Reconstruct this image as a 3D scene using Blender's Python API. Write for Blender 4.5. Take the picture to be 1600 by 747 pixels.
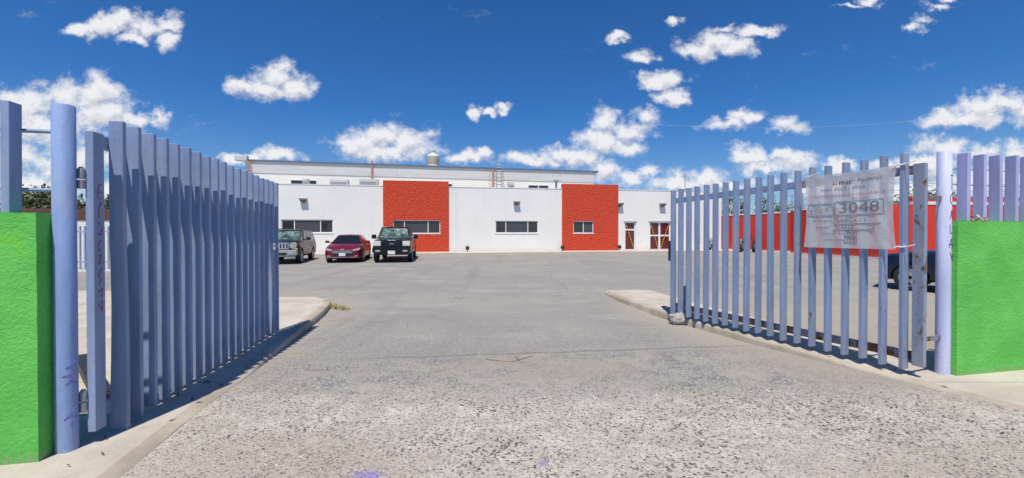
import bpy, bmesh, math, random
from mathutils import Vector, Matrix, noise as mnoise
R = math.radians
rnd = random.Random(7)
S = bpy.context.scene
for o in list(bpy.data.objects): bpy.data.objects.remove(o)
C = S.collection

# ------------------------------------------------------------------ camera
E = 1.6; F = 680.0; HZ = 367.0           # eye height, focal length in photo pixels, horizon row
cam = bpy.data.cameras.new('camera'); cam.sensor_width = 36; cam.lens = 36*F/1600
cam.clip_start = .05; cam.clip_end = 5000
co = bpy.data.objects.new('camera', cam); C.objects.link(co)
co.location = (0, 0, E); co.rotation_euler = (R(90-.55), 0, 0); S.camera = co
def PX(px, Y): return (px-800)/F*Y
def PZ(py, Y): return E-(py-HZ)/F*Y

# ------------------------------------------------------------------ sun
TRAV = Vector((.16, 1.04, -2.4)).normalized()
sl = bpy.data.lights.new('sun', 'SUN'); sl.energy = 5.0; sl.angle = R(.5); sl.color = (1, .93, .82)
so = bpy.data.objects.new('sun', sl); C.objects.link(so)
so.rotation_euler = TRAV.to_track_quat('-Z', 'Y').to_euler(); so.location = (0, -10, 25)
ELEV = math.asin(-TRAV.z); AZ = math.atan2(-TRAV.x, -TRAV.y)
S.view_settings.view_transform = 'Standard'; S.view_settings.look = 'None'
S.view_settings.exposure = 0.0; S.view_settings.gamma = 1

# ------------------------------------------------------------------ node helper
class NT:
    def __init__(s, tree): s.t = tree; s.n = tree.nodes; s.l = tree.links
    def new(s, typ, **kw):
        n = s.n.new(typ)
        for k, v in kw.items(): setattr(n, k, v)
        return n
    def put(s, inp, v):
        if v is None: return
        if isinstance(v, bpy.types.NodeSocket): s.l.new(v, inp)
        elif isinstance(v, (tuple, list)) and inp.type == 'RGBA' and len(v) == 3: inp.default_value = (*v, 1)
        else: inp.default_value = v
    def math(s, op, a, b=None, c=None, clamp=False):
        n = s.new('ShaderNodeMath', operation=op, use_clamp=clamp)
        s.put(n.inputs[0], a); s.put(n.inputs[1], b); s.put(n.inputs[2], c); return n.outputs[0]
    def vmath(s, op, a, b=None, c=None):
        n = s.new('ShaderNodeVectorMath', operation=op)
        s.put(n.inputs[0], a); s.put(n.inputs[1], b); s.put(n.inputs[2], c)
        return n.outputs['Value'] if op in ('LENGTH', 'DOT_PRODUCT', 'DISTANCE') else n.outputs[0]
    def noise(s, vec, scale, detail=4, rough=.55, col=False, dist=0):
        n = s.new('ShaderNodeTexNoise'); s.put(n.inputs['Vector'], vec); n.inputs['Scale'].default_value = scale
        n.inputs['Detail'].default_value = detail; n.inputs['Roughness'].default_value = rough; n.inputs['Distortion'].default_value = dist
        return n.outputs['Color'] if col else n.outputs['Fac']
    def vor(s, vec, scale, feature='F1', rand=1):
        n = s.new('ShaderNodeTexVoronoi', feature=feature); s.put(n.inputs['Vector'], vec)
        n.inputs['Scale'].default_value = scale; n.inputs['Randomness'].default_value = rand; return n
    def step(s, v, a, b, lo=0, hi=1):
        n = s.new('ShaderNodeMapRange', interpolation_type='SMOOTHSTEP')
        s.put(n.inputs[0], v)
        for k, x in zip((1, 2, 3, 4), (a, b, lo, hi)): s.put(n.inputs[k], x)
        return n.outputs[0]
    def lin(s, v, a, b, lo=0, hi=1):
        n = s.new('ShaderNodeMapRange'); s.put(n.inputs[0], v)
        for k, x in zip((1, 2, 3, 4), (a, b, lo, hi)): s.put(n.inputs[k], x)
        return n.outputs[0]
    def mix(s, f, a, b, blend='MIX'):
        n = s.new('ShaderNodeMix', data_type='RGBA', blend_type=blend)
        s.put(n.inputs[0], f); s.put(n.inputs[6], a); s.put(n.inputs[7], b); return n.outputs[2]
    def sep(s, v):
        n = s.new('ShaderNodeSeparateXYZ'); s.put(n.inputs[0], v); return n.outputs
    def comb(s, x, y, z=0.0):
        n = s.new('ShaderNodeCombineXYZ'); s.put(n.inputs[0], x); s.put(n.inputs[1], y); s.put(n.inputs[2], z); return n.outputs[0]
    def bump(s, h, dist, strength=1, nrm=None):
        n = s.new('ShaderNodeBump'); n.inputs['Strength'].default_value = strength; n.inputs['Distance'].default_value = dist
        s.put(n.inputs['Height'], h); s.put(n.inputs['Normal'], nrm); return n.outputs[0]

# ------------------------------------------------------------------ world: sky and clouds (laid out by direction)
CLOUDS = [  # azimuth column, elevation row, half width, half height
 (132,50,30,11),(165,42,30,14),(195,32,28,18),(225,42,34,20),(262,36,26,14),(262,66,22,17),(215,60,26,12),
 (428,120,42,24),(385,135,34,14),(462,138,34,20),(425,140,55,16),
 (95,152,52,32),(40,160,50,30),(150,150,42,32),(165,180,62,30),(215,188,34,16),(248,184,20,17),(60,200,120,30),(-30,170,50,40),
 (30,245,70,26),(100,262,60,20),(60,295,110,22),(150,250,40,20),(180,300,60,20),
 (432,243,48,13),(366,249,22,8),(400,250,40,8),
 (560,225,46,22),(600,216,44,24),(642,224,38,24),(600,240,75,15),
 (742,244,30,11),(714,250,26,8),(757,236,12,10),
 (740,178,9,13),(764,179,12,6),(787,168,14,9),
 (812,250,32,12),(845,245,28,14),(872,238,20,15),(832,252,60,10),
 (950,192,28,24),(940,222,40,26),(985,205,36,28),(1008,184,26,22),(905,246,42,18),(975,232,40,18),
 (943,268,24,18),(990,278,30,13),(1010,270,18,12),(1060,284,60,14),(1105,278,36,16),(1130,290,60,12),
 (965,62,20,9),(1002,88,24,11),
 (1085,76,34,18),(1120,62,36,20),(1150,70,34,16),(1185,48,38,10),(1130,46,30,9),
 (1035,124,36,14),(1020,132,24,9),(1047,153,30,13),
 (1135,196,34,12),(1168,184,30,13),(1226,194,36,15),
 (1172,245,36,16),(1215,238,24,14),(1240,256,42,20),(1190,262,44,12),
 (1424,45,18,10),(1440,34,20,10),(1460,14,24,8),(1477,2,16,6),
 (1355,3,22,9),(1325,12,26,4),
 (1480,185,40,16),(1530,172,56,22),(1575,160,50,24),(1610,170,40,28),(1520,188,70,12),
 (1478,232,56,20),(1530,236,50,18),(1590,240,40,20),(1450,256,64,20),(1385,262,36,14),(1560,285,110,34),(1410,300,90,26),(1310,262,30,12),(1300,295,90,14),
 (1048,34,16,9)]
w = bpy.data.worlds.new('World'); S.world = w; w.use_nodes = True
g = NT(w.node_tree); g.n.clear()
sky = g.new('ShaderNodeTexSky', sky_type='NISHITA'); sky.sun_disc = False
sky.sun_elevation = ELEV; sky.sun_rotation = AZ; sky.altitude = 1100; sky.air_density = 1.0; sky.dust_density = .45; sky.ozone_density = 2.2
hs = g.new('ShaderNodeHueSaturation'); hs.inputs['Saturation'].default_value = 1.12; hs.inputs['Value'].default_value = 1.0
g.l.new(sky.outputs[0], hs.inputs['Color'])
# cloud field group
grp = bpy.data.node_groups.new('cloud_field', 'ShaderNodeTree')
grp.interface.new_socket('Q', in_out='INPUT', socket_type='NodeSocketVector')
grp.interface.new_socket('D', in_out='OUTPUT', socket_type='NodeSocketFloat')
k = NT(grp); gi = k.new('NodeGroupInput'); go_ = k.new('NodeGroupOutput')
acc = None
for (cx, cy, rx, ry) in CLOUDS:
    u, v = (cx-800)/F, (HZ-cy)/F; ix, iy = F/(rx*1.2), F/(ry*1.2)
    m = k.vmath('MULTIPLY_ADD', gi.outputs[0], (ix, iy, 0), (-u*ix, -v*iy, 0))
    d = k.vmath('LENGTH', m)
    acc = d if acc is None else k.math('MINIMUM', acc, d)
k.l.new(k.math('SUBTRACT', 1.0, acc), go_.inputs[0])
tc = g.new('ShaderNodeTexCoord'); d = g.sep(tc.outputs['Generated'])
ay = g.math('MAXIMUM', g.math('ABSOLUTE', d[1]), .06)
q0 = g.comb(g.math('DIVIDE', d[0], ay), g.math('DIVIDE', d[2], ay))
wn = g.vmath('SUBTRACT', g.noise(q0, 22, 3, .6, col=True), (.5, .5, .5))
wn2 = g.vmath('SUBTRACT', g.noise(q0, 7, 2, .5, col=True), (.5, .5, .5))
q = g.vmath('ADD', g.vmath('MULTIPLY_ADD', wn, (.06, .052, 0), q0), g.vmath('MULTIPLY', wn2, (.03, .02, 0)))
def dens(qv, q0v):
    n = g.new('ShaderNodeGroup'); n.node_tree = grp; g.l.new(qv, n.inputs[0])
    f = g.noise(g.vmath('MULTIPLY', q0v, (1, 1.3, 1)), 26, 10, .62)
    f2 = g.noise(g.vmath('MULTIPLY', q0v, (1, 1.5, 1)), 9, 3, .5)
    return n.outputs[0], g.math('MULTIPLY_ADD', g.math('SUBTRACT', f2, .5), 1.1, g.math('MULTIPLY_ADD', g.math('SUBTRACT', f, .5), 1.65, n.outputs[0]))
f0, t0 = dens(q, q0)
off = (-.004, .017, 0)
f1, t1 = dens(g.vmath('ADD', q, off), g.vmath('ADD', q0, off))
alpha = g.math('POWER', g.step(t0, -.08, .80), 1.1)
thick = g.step(t1, .2, 1.0)
relief = g.math('MULTIPLY', g.math('SUBTRACT', t0, t1), .75)
sh = g.math('SUBTRACT', g.math('ADD', 1.0, relief), g.math('MULTIPLY', thick, .34), clamp=False)
sh = g.math('MINIMUM', g.math('MAXIMUM', sh, .0), 1.0)
ccol = g.mix(sh, (6.4, 6.5, 7.4), (11.0, 11.0, 11.3))
above = g.step(d[2], .0, .02)
tint = g.mix(g.step(d[2], .0, .30), (.95, 1.07, 1.26), (.44, .97, 1.46))
blue = g.mix(1.0, hs.outputs[0], tint, 'MULTIPLY')
front = g.step(d[1], .02, .12)
# thin high veils
veil = g.math('MULTIPLY', g.step(g.noise(g.vmath('MULTIPLY', q, (1, 2.2, 1)), 6, 8, .7), .60, .82), .30)
am = g.math('MAXIMUM', g.math('MULTIPLY', alpha, .97), veil)
skyc = g.mix(g.math('MULTIPLY', g.math('MULTIPLY', am, above), front), blue, ccol)
bg = g.new('ShaderNodeBackground'); g.l.new(skyc, bg.inputs[0]); bg.inputs[1].default_value = .080
wo = g.new('ShaderNodeOutputWorld'); g.l.new(bg.outputs[0], wo.inputs[0])

# ------------------------------------------------------------------ materials
MATS = {}
def base(name, rough=.6, metal=0, spec=.5):
    m = bpy.data.materials.new(name); m.use_nodes = True; t = NT(m.node_tree)
    b = t.n['Principled BSDF']; b.inputs['Roughness'].default_value = rough; b.inputs['Metallic'].default_value = metal
    b.inputs['Specular IOR Level'].default_value = spec
    t.b = b; t.pos = t.new('ShaderNodeNewGeometry').outputs['Position']; t.obj = t.new('ShaderNodeTexCoord').outputs['Object']
    MATS[name] = m; return m, t
def simple(name, col, rough=.6, metal=0, var=.12, scale=6, bump=0, spec=.5, coat=0, bscale=60):
    m, t = base(name, rough, metal, spec)
    n = t.noise(t.pos, scale, 5, .6); c2 = tuple(c*(1-var*1.6) for c in col); c1 = tuple(min(1, c*(1+var)) for c in col)
    t.put(t.b.inputs['Base Color'], t.mix(n, c2, c1))
    if bump: t.put(t.b.inputs['Normal'], t.bump(t.noise(t.pos, bscale, 5), bump))
    if coat: t.b.inputs['Coat Weight'].default_value = coat; t.b.inputs['Coat Roughness'].default_value = .04
    return m

def paint_mat(name, col, rust=.0, dirt=.5):
    m, t = base(name, .5, 0, .25)
    p = t.pos
    st = t.noise(t.vmath('MULTIPLY', p, (9, 9, 1.1)), 1.0, 5, .65)
    bl = t.noise(p, 2.3, 4, .6)
    c = t.mix(t.step(st, .3, .75), tuple(x*.80 for x in col), tuple(min(1, x*1.1) for x in col))
    c = t.mix(t.math('MULTIPLY', t.step(bl, .52, .75), dirt), c, (.36, .36, .38))
    z = t.sep(p)[2]
    low = t.math('MULTIPLY', t.step(z, .55, .02), t.noise(p, 14, 5, .7))
    c = t.mix(t.math('MULTIPLY', low, .55*dirt+.15), c, (.33, .29, .25))
    if rust:
        rn = t.noise(t.vmath('MULTIPLY', p, (13, 13, 5)), 1, 7, .7)
        rm = t.step(rn, .66-rust*.2, .70-rust*.15)
        c = t.mix(rm, c, t.mix(t.noise(p, 60, 4), (.045, .022, .014), (.30, .12, .04)))
        t.put(t.b.inputs['Roughness'], t.lin(rm, 0, 1, .42, .9))
    sp = t.step(t.noise(p, 48, 4, .6), .70, .73)
    c = t.mix(t.math('MULTIPLY', sp, .8), c, (.09, .06, .05))
    t.put(t.b.inputs['Base Color'], c)
    t.put(t.b.inputs['Normal'], t.bump(t.noise(p, 28, 5, .6), .0025))
    return m
paint_mat('blue_paint', (.255, .335, .525), 0, .5); paint_mat('blue_paint_rusty', (.26, .33, .50), .24, .6); paint_mat('stile_rusty', (.27, .31, .42), .52, .95)
paint_mat('post_paint', (.26, .37, .65), .0, .3); paint_mat('post_paint_pale', (.58, .61, .86), .0, .15)
paint_mat('violet_paint', (.44, .45, .72), .0, .15); paint_mat('rail_rusty', (.22, .24, .33), .9, .9)

def asphalt():
    m, t = base('ground', .9, 0, .25)
    p = t.pos; xyz = t.sep(p); X, Y = xyz[0], xyz[1]
    big = t.noise(p, .35, 5, .6); med = t.noise(p, 1.6, 5, .6); fine = t.noise(p, 26, 6, .7); micro = t.noise(p, 130, 4, .7)
    wob = t.math('MULTIPLY', t.math('SUBTRACT', med, .5), 1.1)
    # parking lot: pale worn asphalt
    lot = t.mix(t.step(big, .33, .68), (.295, .285, .262), (.35, .335, .305))
    lot = t.mix(t.step(t.noise(t.vmath('MULTIPLY', p, (.55, 1.6, 1)), .8, 5, .65), .48, .74), lot, (.395, .372, .34))
    track = t.step(t.noise(t.vmath('MULTIPLY', p, (1.5, .10, 1)), 1, 4, .6), .5, .72)
    lot = t.mix(t.math('MULTIPLY', track, .75), lot, (.27, .262, .246))
    stain = t.step(t.noise(t.vmath('ADD', t.vmath('MULTIPLY', p, (.5, .8, 1)), (7.1, 3.3, 0)), 1, 4, .7), .64, .72)
    lot = t.mix(t.math('MULTIPLY', stain, .5), lot, (.17, .163, .155))
    # chipped bluish gravel
    g1 = t.vor(p, 52); r1 = t.sep(g1.outputs['Color'])
    chip = t.mix(t.step(r1[0], .2, .9), (.165, .165, .165), (.52, .51, .485))
    chip = t.mix(t.step(g1.outputs['Distance'], .45, .75), chip, (.24, .235, .23))
    gravel = t.mix(t.step(t.noise(t.vmath('ADD', p, (3, 0, 0)), 2.0, 7, .75), .36, .66), chip, (.43, .39, .335))
    # exposed aggregate: dark pebbles in pale cement
    cem = t.mix(t.step(t.noise(p, 3.4, 8, .75), .36, .66), (.50, .455, .385), (.66, .615, .535))
    cem = t.mix(t.step(fine, .48, .66), cem, (.33, .30, .27))
    a1 = t.vor(t.vmath('MULTIPLY', p, (1, 1, .2)), 44); c1 = t.sep(a1.outputs['Color'])
    dens_ = t.step(t.noise(p, 1.15, 4, .6), .36, .62, .30, .58)
    rad = t.math('MULTIPLY', t.math('SUBTRACT', c1[1], t.math('SUBTRACT', 1, dens_)), 1.15)
    peb1 = t.step(t.math('SUBTRACT', a1.outputs['Distance'], rad), .07, -.04)
    a2 = t.vor(t.vmath('MULTIPLY', p, (1, 1, .2)), 66); c2 = t.sep(a2.outputs['Color'])
    peb2 = t.step(t.math('SUBTRACT', a2.outputs['Distance'], t.math('MULTIPLY', t.math('SUBTRACT', c2[1], .42), 1.0)), .08, -.05)
    agg = t.mix(t.math('MULTIPLY', peb2, .85), cem, t.mix(c2[0], (.13, .125, .12), (.44, .41, .375)))
    agg = t.mix(peb1, agg, t.mix(c1[0], (.06, .058, .06), (.24, .22, .20)))
    lt = t.step(t.math('SUBTRACT', a2.outputs['Distance'], t.math('MULTIPLY', t.math('SUBTRACT', c2[2], .8), 1.6)), .05, -.05)
    agg = t.mix(t.math('MULTIPLY', lt, .6), agg, (.62, .6, .56))
    dust = t.mix(med, (.37, .325, .27), (.44, .395, .335))
    # regions by place
    nearm = t.step(t.math('ADD', Y, wob), 4.9, 3.9)
    crack_y = t.math('MULTIPLY_ADD', X, .15, 6.12)
    gy = t.math('SUBTRACT', crack_y, Y)
    gravm = t.step(t.math('ADD', gy, t.math('MULTIPLY', wob, .5)), -.05, .25)
    # speckle of the lot, stronger towards the driveway
    lot = t.mix(t.math('MULTIPLY', t.step(r1[2], .80, .86), t.step(Y, 11, 6, .12, .55)), lot, (.15, .15, .155))
    lot = t.mix(t.math('MULTIPLY', t.step(r1[1], .86, .9), t.step(Y, 11, 6, .05, .5)), lot, (.48, .47, .45))
    col = t.mix(gravm, lot, gravel)
    sidel = t.math('ADD', t.math('MULTIPLY', t.math('ADD', X, 3.0), 1.0), t.math('ADD', t.math('MULTIPLY', Y, .13), wob))
    sider = t.math('SUBTRACT', t.math('SUBTRACT', 4.95, t.math('MULTIPLY', Y, .2)), t.math('ADD', X, t.math('MULTIPLY', wob, -1)))
    dm = t.math('MULTIPLY', t.step(t.math('MINIMUM', sidel, sider), 1.1, .1), t.step(Y, 13, 9))
    col = t.mix(t.math('MULTIPLY', dm, .8), col, dust)
    patch = t.math('MULTIPLY', t.step(t.vmath('LENGTH', t.vmath('MULTIPLY', t.vmath('SUBTRACT', p, (.35, 5.4, 0)), (.6, 1.35, 0))), 1.0, .45), t.step(med, .35, .5))
    col = t.mix(t.math('MULTIPLY', patch, .75), col, (.40, .355, .30))
    col = t.mix(nearm, col, agg)
    ppn = t.step(t.vmath('LENGTH', t.vmath('MULTIPLY', t.vmath('SUBTRACT', p, (3.4, 2.5, 0)), (.45, .8, 0))), 1.0, .4)
    ppn2 = t.step(t.vmath('LENGTH', t.vmath('MULTIPLY', t.vmath('SUBTRACT', p, (-1.6, 2.95, 0)), (.7, 1.1, 0))), 1.0, .4)
    col = t.mix(t.math('MULTIPLY', t.math('MAXIMUM', ppn, ppn2), .6), col, (.44, .39, .325))
    # edge of the asphalt sheet
    ck = t.math('ABSOLUTE', t.math('ADD', gy, t.math('MULTIPLY', t.math('SUBTRACT', t.noise(p, 2.2, 5), .5), .22)))
    cm = t.math('MULTIPLY', t.step(ck, .07, .012), t.math('MULTIPLY', t.step(X, -2.4, -1.2), t.step(X, 4.2, 2.8)))
    col = t.mix(t.math('MULTIPLY', cm, .5), col, (.15, .135, .125))
    # hairline cracks
    cv = t.vor(t.vmath('MULTIPLY_ADD', t.noise(p, 1.3, 4, .6, col=True), (2.2, 2.2, 0), p), .17, 'DISTANCE_TO_EDGE')
    hc = t.math('MULTIPLY', t.step(cv.outputs['Distance'], .008, .001), t.step(Y, 6.2, 7.0))
    col = t.mix(t.math('MULTIPLY', hc, .22), col, (.15, .14, .135))
    # purple paint spilled on the road
    def spill(cx, cy, rx, ry, c, n):
        dd = t.vmath('LENGTH', t.vmath('MULTIPLY', t.vmath('SUBTRACT', p, (cx, cy, 0)), (1/rx, 1/ry, 0)))
        return t.step(t.math('ADD', dd, t.math('MULTIPLY', t.math('SUBTRACT', t.noise(p, n, 4, .7), .5), 3.2)), 1.0, .75)
    sp = t.math('MAXIMUM', spill(-.97, 2.91, .12, .045, 0, 34), spill(.22, 3.05, .03, .03, 0, 30))
    col = t.mix(t.math('MULTIPLY', sp, .6), col, (.24, .19, .58))
    ys = t.math('MAXIMUM', spill(-3.0, 6.02, .16, .05, 0, 18), spill(-2.2, 6.05, .1, .04, 0, 18))
    col = t.mix(t.math('MULTIPLY', ys, .3), col, (.55, .42, .05))
    col = t.mix(t.math('MULTIPLY', t.step(micro, .3, .7), .35), t.mix(.16, col, (0, 0, 0)), col)
    t.put(t.b.inputs['Base Color'], col)
    hh = t.math('ADD', t.math('MULTIPLY', micro, .3), t.math('MULTIPLY', t.math('MAXIMUM', gravm, nearm), t.math('ADD', t.math('MULTIPLY', peb1, .8), t.math('SUBTRACT', .6, g1.outputs['Distance']))))
    t.put(t.b.inputs['Normal'], t.bump(t.math('ADD', hh, fine), .010))
    return m
asphalt()

def concrete(name, c0, c1, joints=False):
    m, t = base(name, .9, 0, .2)
    p = t.pos; n = t.noise(p, 1.3, 6, .65); f = t.noise(p, 40, 5, .7)
    c = t.mix(t.step(n, .33, .68), c0, c1)
    c = t.mix(t.step(f, .58, .8), c, tuple(x*.6 for x in c0))
    c = t.mix(t.math('MULTIPLY', t.step(t.noise(p, 4, 6, .7), .56, .72), .4), c, (.30, .255, .20))
    h = t.noise(p, 30, 6, .7)
    if joints:
        y = t.sep(p)[1]; fr = t.math('ABSOLUTE', t.math('SUBTRACT', t.math('FRACT', t.math('DIVIDE', t.math('ADD', y, t.math('MULTIPLY', n, .05)), 1.9)), .5))
        j = t.step(fr, .006, .002); c = t.mix(t.math('MULTIPLY', j, .6), c, (.12, .1, .08))
    t.put(t.b.inputs['Base Color'], c); t.put(t.b.inputs['Normal'], t.bump(h, .006)); return m
concrete('concrete', (.42, .375, .315), (.53, .485, .42), True); concrete('kerb_concrete', (.33, .285, .225), (.49, .43, .355))
concrete('walk', (.46, .41, .34), (.55, .5, .43))

def stucco(name, col, hi, depth, scale):
    m, t = base(name, .85, 0, .25); p = t.pos
    v = t.vor(t.vmath('MULTIPLY_ADD', t.noise(p, 6, 3, .5, col=True), (.2, .2, .2), p), scale, 'SMOOTH_F1')
    n = t.noise(p, scale*.8, 5, .65)
    h = t.math('ADD', t.math('MULTIPLY', v.outputs['Distance'], -1), n)
    c = t.mix(t.step(n, .3, .7), tuple(x*.84 for x in col), col)
    c = t.mix(t.math('MULTIPLY', t.step(h, .38, .7), .5), c, hi)  # lighter specks on raised grains: highlights put into the colour
    c = t.mix(t.math('MULTIPLY', t.step(t.noise(p, .8, 5), .5, .8), .25), c, tuple(x*.7 for x in col))
    t.put(t.b.inputs['Base Color'], c); t.put(t.b.inputs['Normal'], t.bump(h, depth)); return m
stucco('red_stucco', (.74, .088, .042), (.84, .27, .19), .075, 14)
def greenwall():
    m, t = base('green_stucco', .8, 0, .3); p = t.pos
    n = t.noise(p, 34, 6, .7); s_ = t.noise(t.vmath('MULTIPLY', p, (1.2, 1.2, 4)), 1, 5, .6); b_ = t.noise(p, 1.7, 4, .6)
    c = t.mix(t.step(b_, .35, .7), (.115, .49, .085), (.155, .60, .115))
    c = t.mix(t.math('MULTIPLY', t.step(t.noise(t.vmath('MULTIPLY', p, (1, 1, 2)), 2.2, 5, .65), .57, .70), .55), c, (.20, .64, .04))
    c = t.mix(t.math('MULTIPLY', t.step(n, .62, .8), .3), c, (.16, .5, .16))
    z = t.sep(p)[2]
    c = t.mix(t.math('MULTIPLY', t.step(z, .09, .0), t.step(n, .45, .6)), c, (.33, .33, .22))
    t.put(t.b.inputs['Base Color'], c)
    t.put(t.b.inputs['Normal'], t.bump(t.math('ADD', n, t.math('MULTIPLY', s_, 1.0)), .013)); return m
greenwall()
def plaster(name, col, dirt=.6):
    m, t = base(name, .8, 0, .25); p = t.pos
    c = t.mix(t.step(t.noise(p, .5, 5, .6), .35, .7), tuple(x*.95 for x in col), col)
    st = t.noise(t.vmath('MULTIPLY', p, (1.6, 1.6, .12)), 1, 5, .7)
    c = t.mix(t.math('MULTIPLY', t.step(st, .5, .75), dirt*.6), c, tuple(x*.8 for x in col))
    z = t.sep(p)[2]
    c = t.mix(t.math('MULTIPLY', t.math('MULTIPLY', t.step(z, .75, .25), t.noise(p, 2.5, 5)), dirt), c, (.45, .38, .30))
    t.put(t.b.inputs['Base Color'], c); t.put(t.b.inputs['Normal'], t.bump(t.noise(p, 9, 6, .6), .008)); return m
plaster('white_plaster', (.85, .84, .81)); plaster('cream_plaster', (.86, .84, .77), .35); plaster('red_plaster', (.68, .055, .033), .25)
plaster('brown_wall', (.13, .075, .055), .2)
def ribmetal():
    m, t = base('ribbed_sheet', .5, .2, .4); p = t.pos
    c = t.mix(t.step(t.noise(t.vmath('MULTIPLY', p, (.3, .3, 4)), 1, 4), .4, .7), (.66, .65, .62), (.74, .72, .69))
    t.put(t.b.inputs['Base Color'], t.mix(t.math('MULTIPLY', t.step(t.noise(t.vmath('MULTIPLY', p, (1, 1, .3)), 1.2, 5, .7), .6, .75), .35), c, (.42, .27, .16)))
    return m
ribmetal()
simple('roof_trim', (.17, .22, .29), .45, .3, .3, 1); simple('roof_slab', (.5, .48, .45), .9)
simple('rusty_pipe', (.60, .27, .19), .8, 0, .4, 5); simple('dark_trim', (.03, .03, .032), .4, .2); simple('grey_metal', (.33, .34, .35), .45, .5, .2); simple('light_metal', (.62, .62, .60), .5, .1, .15)
simple('white_frame', (.82, .82, .82), .45, 0, .04); simple('black_plastic', (.02, .02, .022), .5, 0, .2); simple('rubber', (.022, .022, .024), .8, 0, .3, 30)
simple('tank', (.60, .50, .38), .6, 0, .15, 3); simple('tank_top', (.78, .74, .66), .6)
def glass(name, col, rough=.04):
    m, t = base(name, rough, 0, .7); n = t.noise(t.pos, .9, 3); t.put(t.b.inputs['Base Color'], t.mix(n, tuple(x*.7 for x in col), col)); return m
glass('dark_glass', (.035, .038, .045), .06); glass('maroon_reflection_glass', (.15, .022, .024), .15); glass('car_glass', (.012, .016, .02), .03)  # door panes: a maroon reflection put into the glass colour
glass('pane_screen', (.075, .078, .085), .35)
simple('tape', (.75, .62, .10), .6)
def stripetape():
    m, t = base('striped_tape', .6); z = t.sep(t.pos)[2]
    t.put(t.b.inputs['Base Color'], t.mix(t.step(t.math('FRACT', t.math('MULTIPLY', z, 5.5)), .45, .5), (.16, .03, .025), (.8, .62, .08)))
stripetape()
def carpaint(name, col, rough=.3, metal=.35):
    m, t = base(name, rough, metal, .5); n = t.noise(t.pos, 3, 3)
    t.put(t.b.inputs['Base Color'], t.mix(n, tuple(x*.85 for x in col), col)); t.b.inputs['Coat Weight'].default_value = .3; t.b.inputs['Coat Roughness'].default_value = .05
carpaint('paint_charcoal', (.010, .011, .012), .4, .0); carpaint('paint_maroon', (.17, .006, .013), .3, .1); carpaint('paint_black', (.006, .006, .007), .3, 0)
carpaint('paint_navy', (.012, .016, .035)); carpaint('paint_silver', (.48, .48, .47), .4, .5)
simple('chrome', (.85, .86, .88), .25, .9, .05); simple('alloy', (.55, .56, .58), .3, .7, .1); simple('plate', (.78, .8, .78), .5)
simple('headlamp', (.72, .73, .66), .12, 0, .08, 30, coat=.8); simple('headlamp_clear', (.55, .58, .60), .1, .4, .2, 30, coat=1)
simple('plate_ink', (.15, .2, .3), .6); simple('badge_blue', (.25, .3, .42), .2, .6)
def sunshade():
    m, t = base('sunshade', .3, .55, .5); n = t.noise(t.pos, 2.6, 4, .6)
    t.put(t.b.inputs['Base Color'], t.mix(t.step(n, .35, .65), (.03, .14, .16), (.50, .68, .67))); t.put(t.b.inputs['Normal'], t.bump(t.noise(t.pos, 9, 4), .06))
sunshade()
def clearglass():
    m, t = base('windscreen', .03, 0, .5); t.b.inputs['Alpha'].default_value = .32; t.b.inputs['Base Color'].default_value = (.02, .03, .03, 1)
clearglass()
def leafmat(name, a, b):
    m, t = base(name, .6, 0, .3); oi = t.noise(t.pos, 5, 3, .7); t.put(t.b.inputs['Base Color'], t.mix(t.step(oi, .3, .7), a, b))
leafmat('foliage', (.03, .06, .022), (.085, .12, .045)); leafmat('foliage_olive', (.05, .07, .03), (.12, .13, .06)); leafmat('dry_grass', (.24, .25, .07), (.5, .42, .18))
simple('bark', (.11, .08, .06), .9, 0, .3, 8, .01)
simple('stone', (.42, .41, .39), .85, 0, .35, 9, .02, bscale=22); simple('pebble_dust', (.3, .3, .3))
def pebmat():
    m, t = base('pebble', .85, 0, .3); v = t.vor(t.vmath('MULTIPLY', t.pos, (1, 1, .1)), 26); c = t.sep(v.outputs['Color'])
    a = t.mix(t.step(c[0], .25, .75), (.055, .055, .06), (.30, .28, .25)); a = t.mix(t.step(c[1], .72, .85), a, (.60, .57, .51)); t.put(t.b.inputs['Base Color'], t.mix(t.math('MULTIPLY', t.step(c[2], .8, .9), .6), a, (.36, .22, .16)))
pebmat(); simple('rope', (.80, .79, .75), .8); simple('litter', (.45, .38, .33), .8, 0, .5, 60)
simple('black_ink', (.13, .13, .15), .7); simple('red_ink', (.55, .16, .15), .7); simple('grey_ink', (.22, .22, .25), .7)
simple('graffiti_red', (.42, .07, .09), .7, 0, .4, 30); simple('graffiti_navy', (.05, .05, .12), .7); simple('graffiti_purple', (.16, .13, .50), .7, 0, .3, 30)
simple('lamp_housing', (.36, .34, .30), .6, 0, .2); simple('kerb_white', (.75, .74, .7), .8, 0, .1, 3)
simple('pale_picket', (.36, .40, .55), .5); simple('yellow_pipe', (.55, .45, .2), .6)
simple('steel_galv', (.45, .46, .47), .45, .6, .15)
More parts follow.
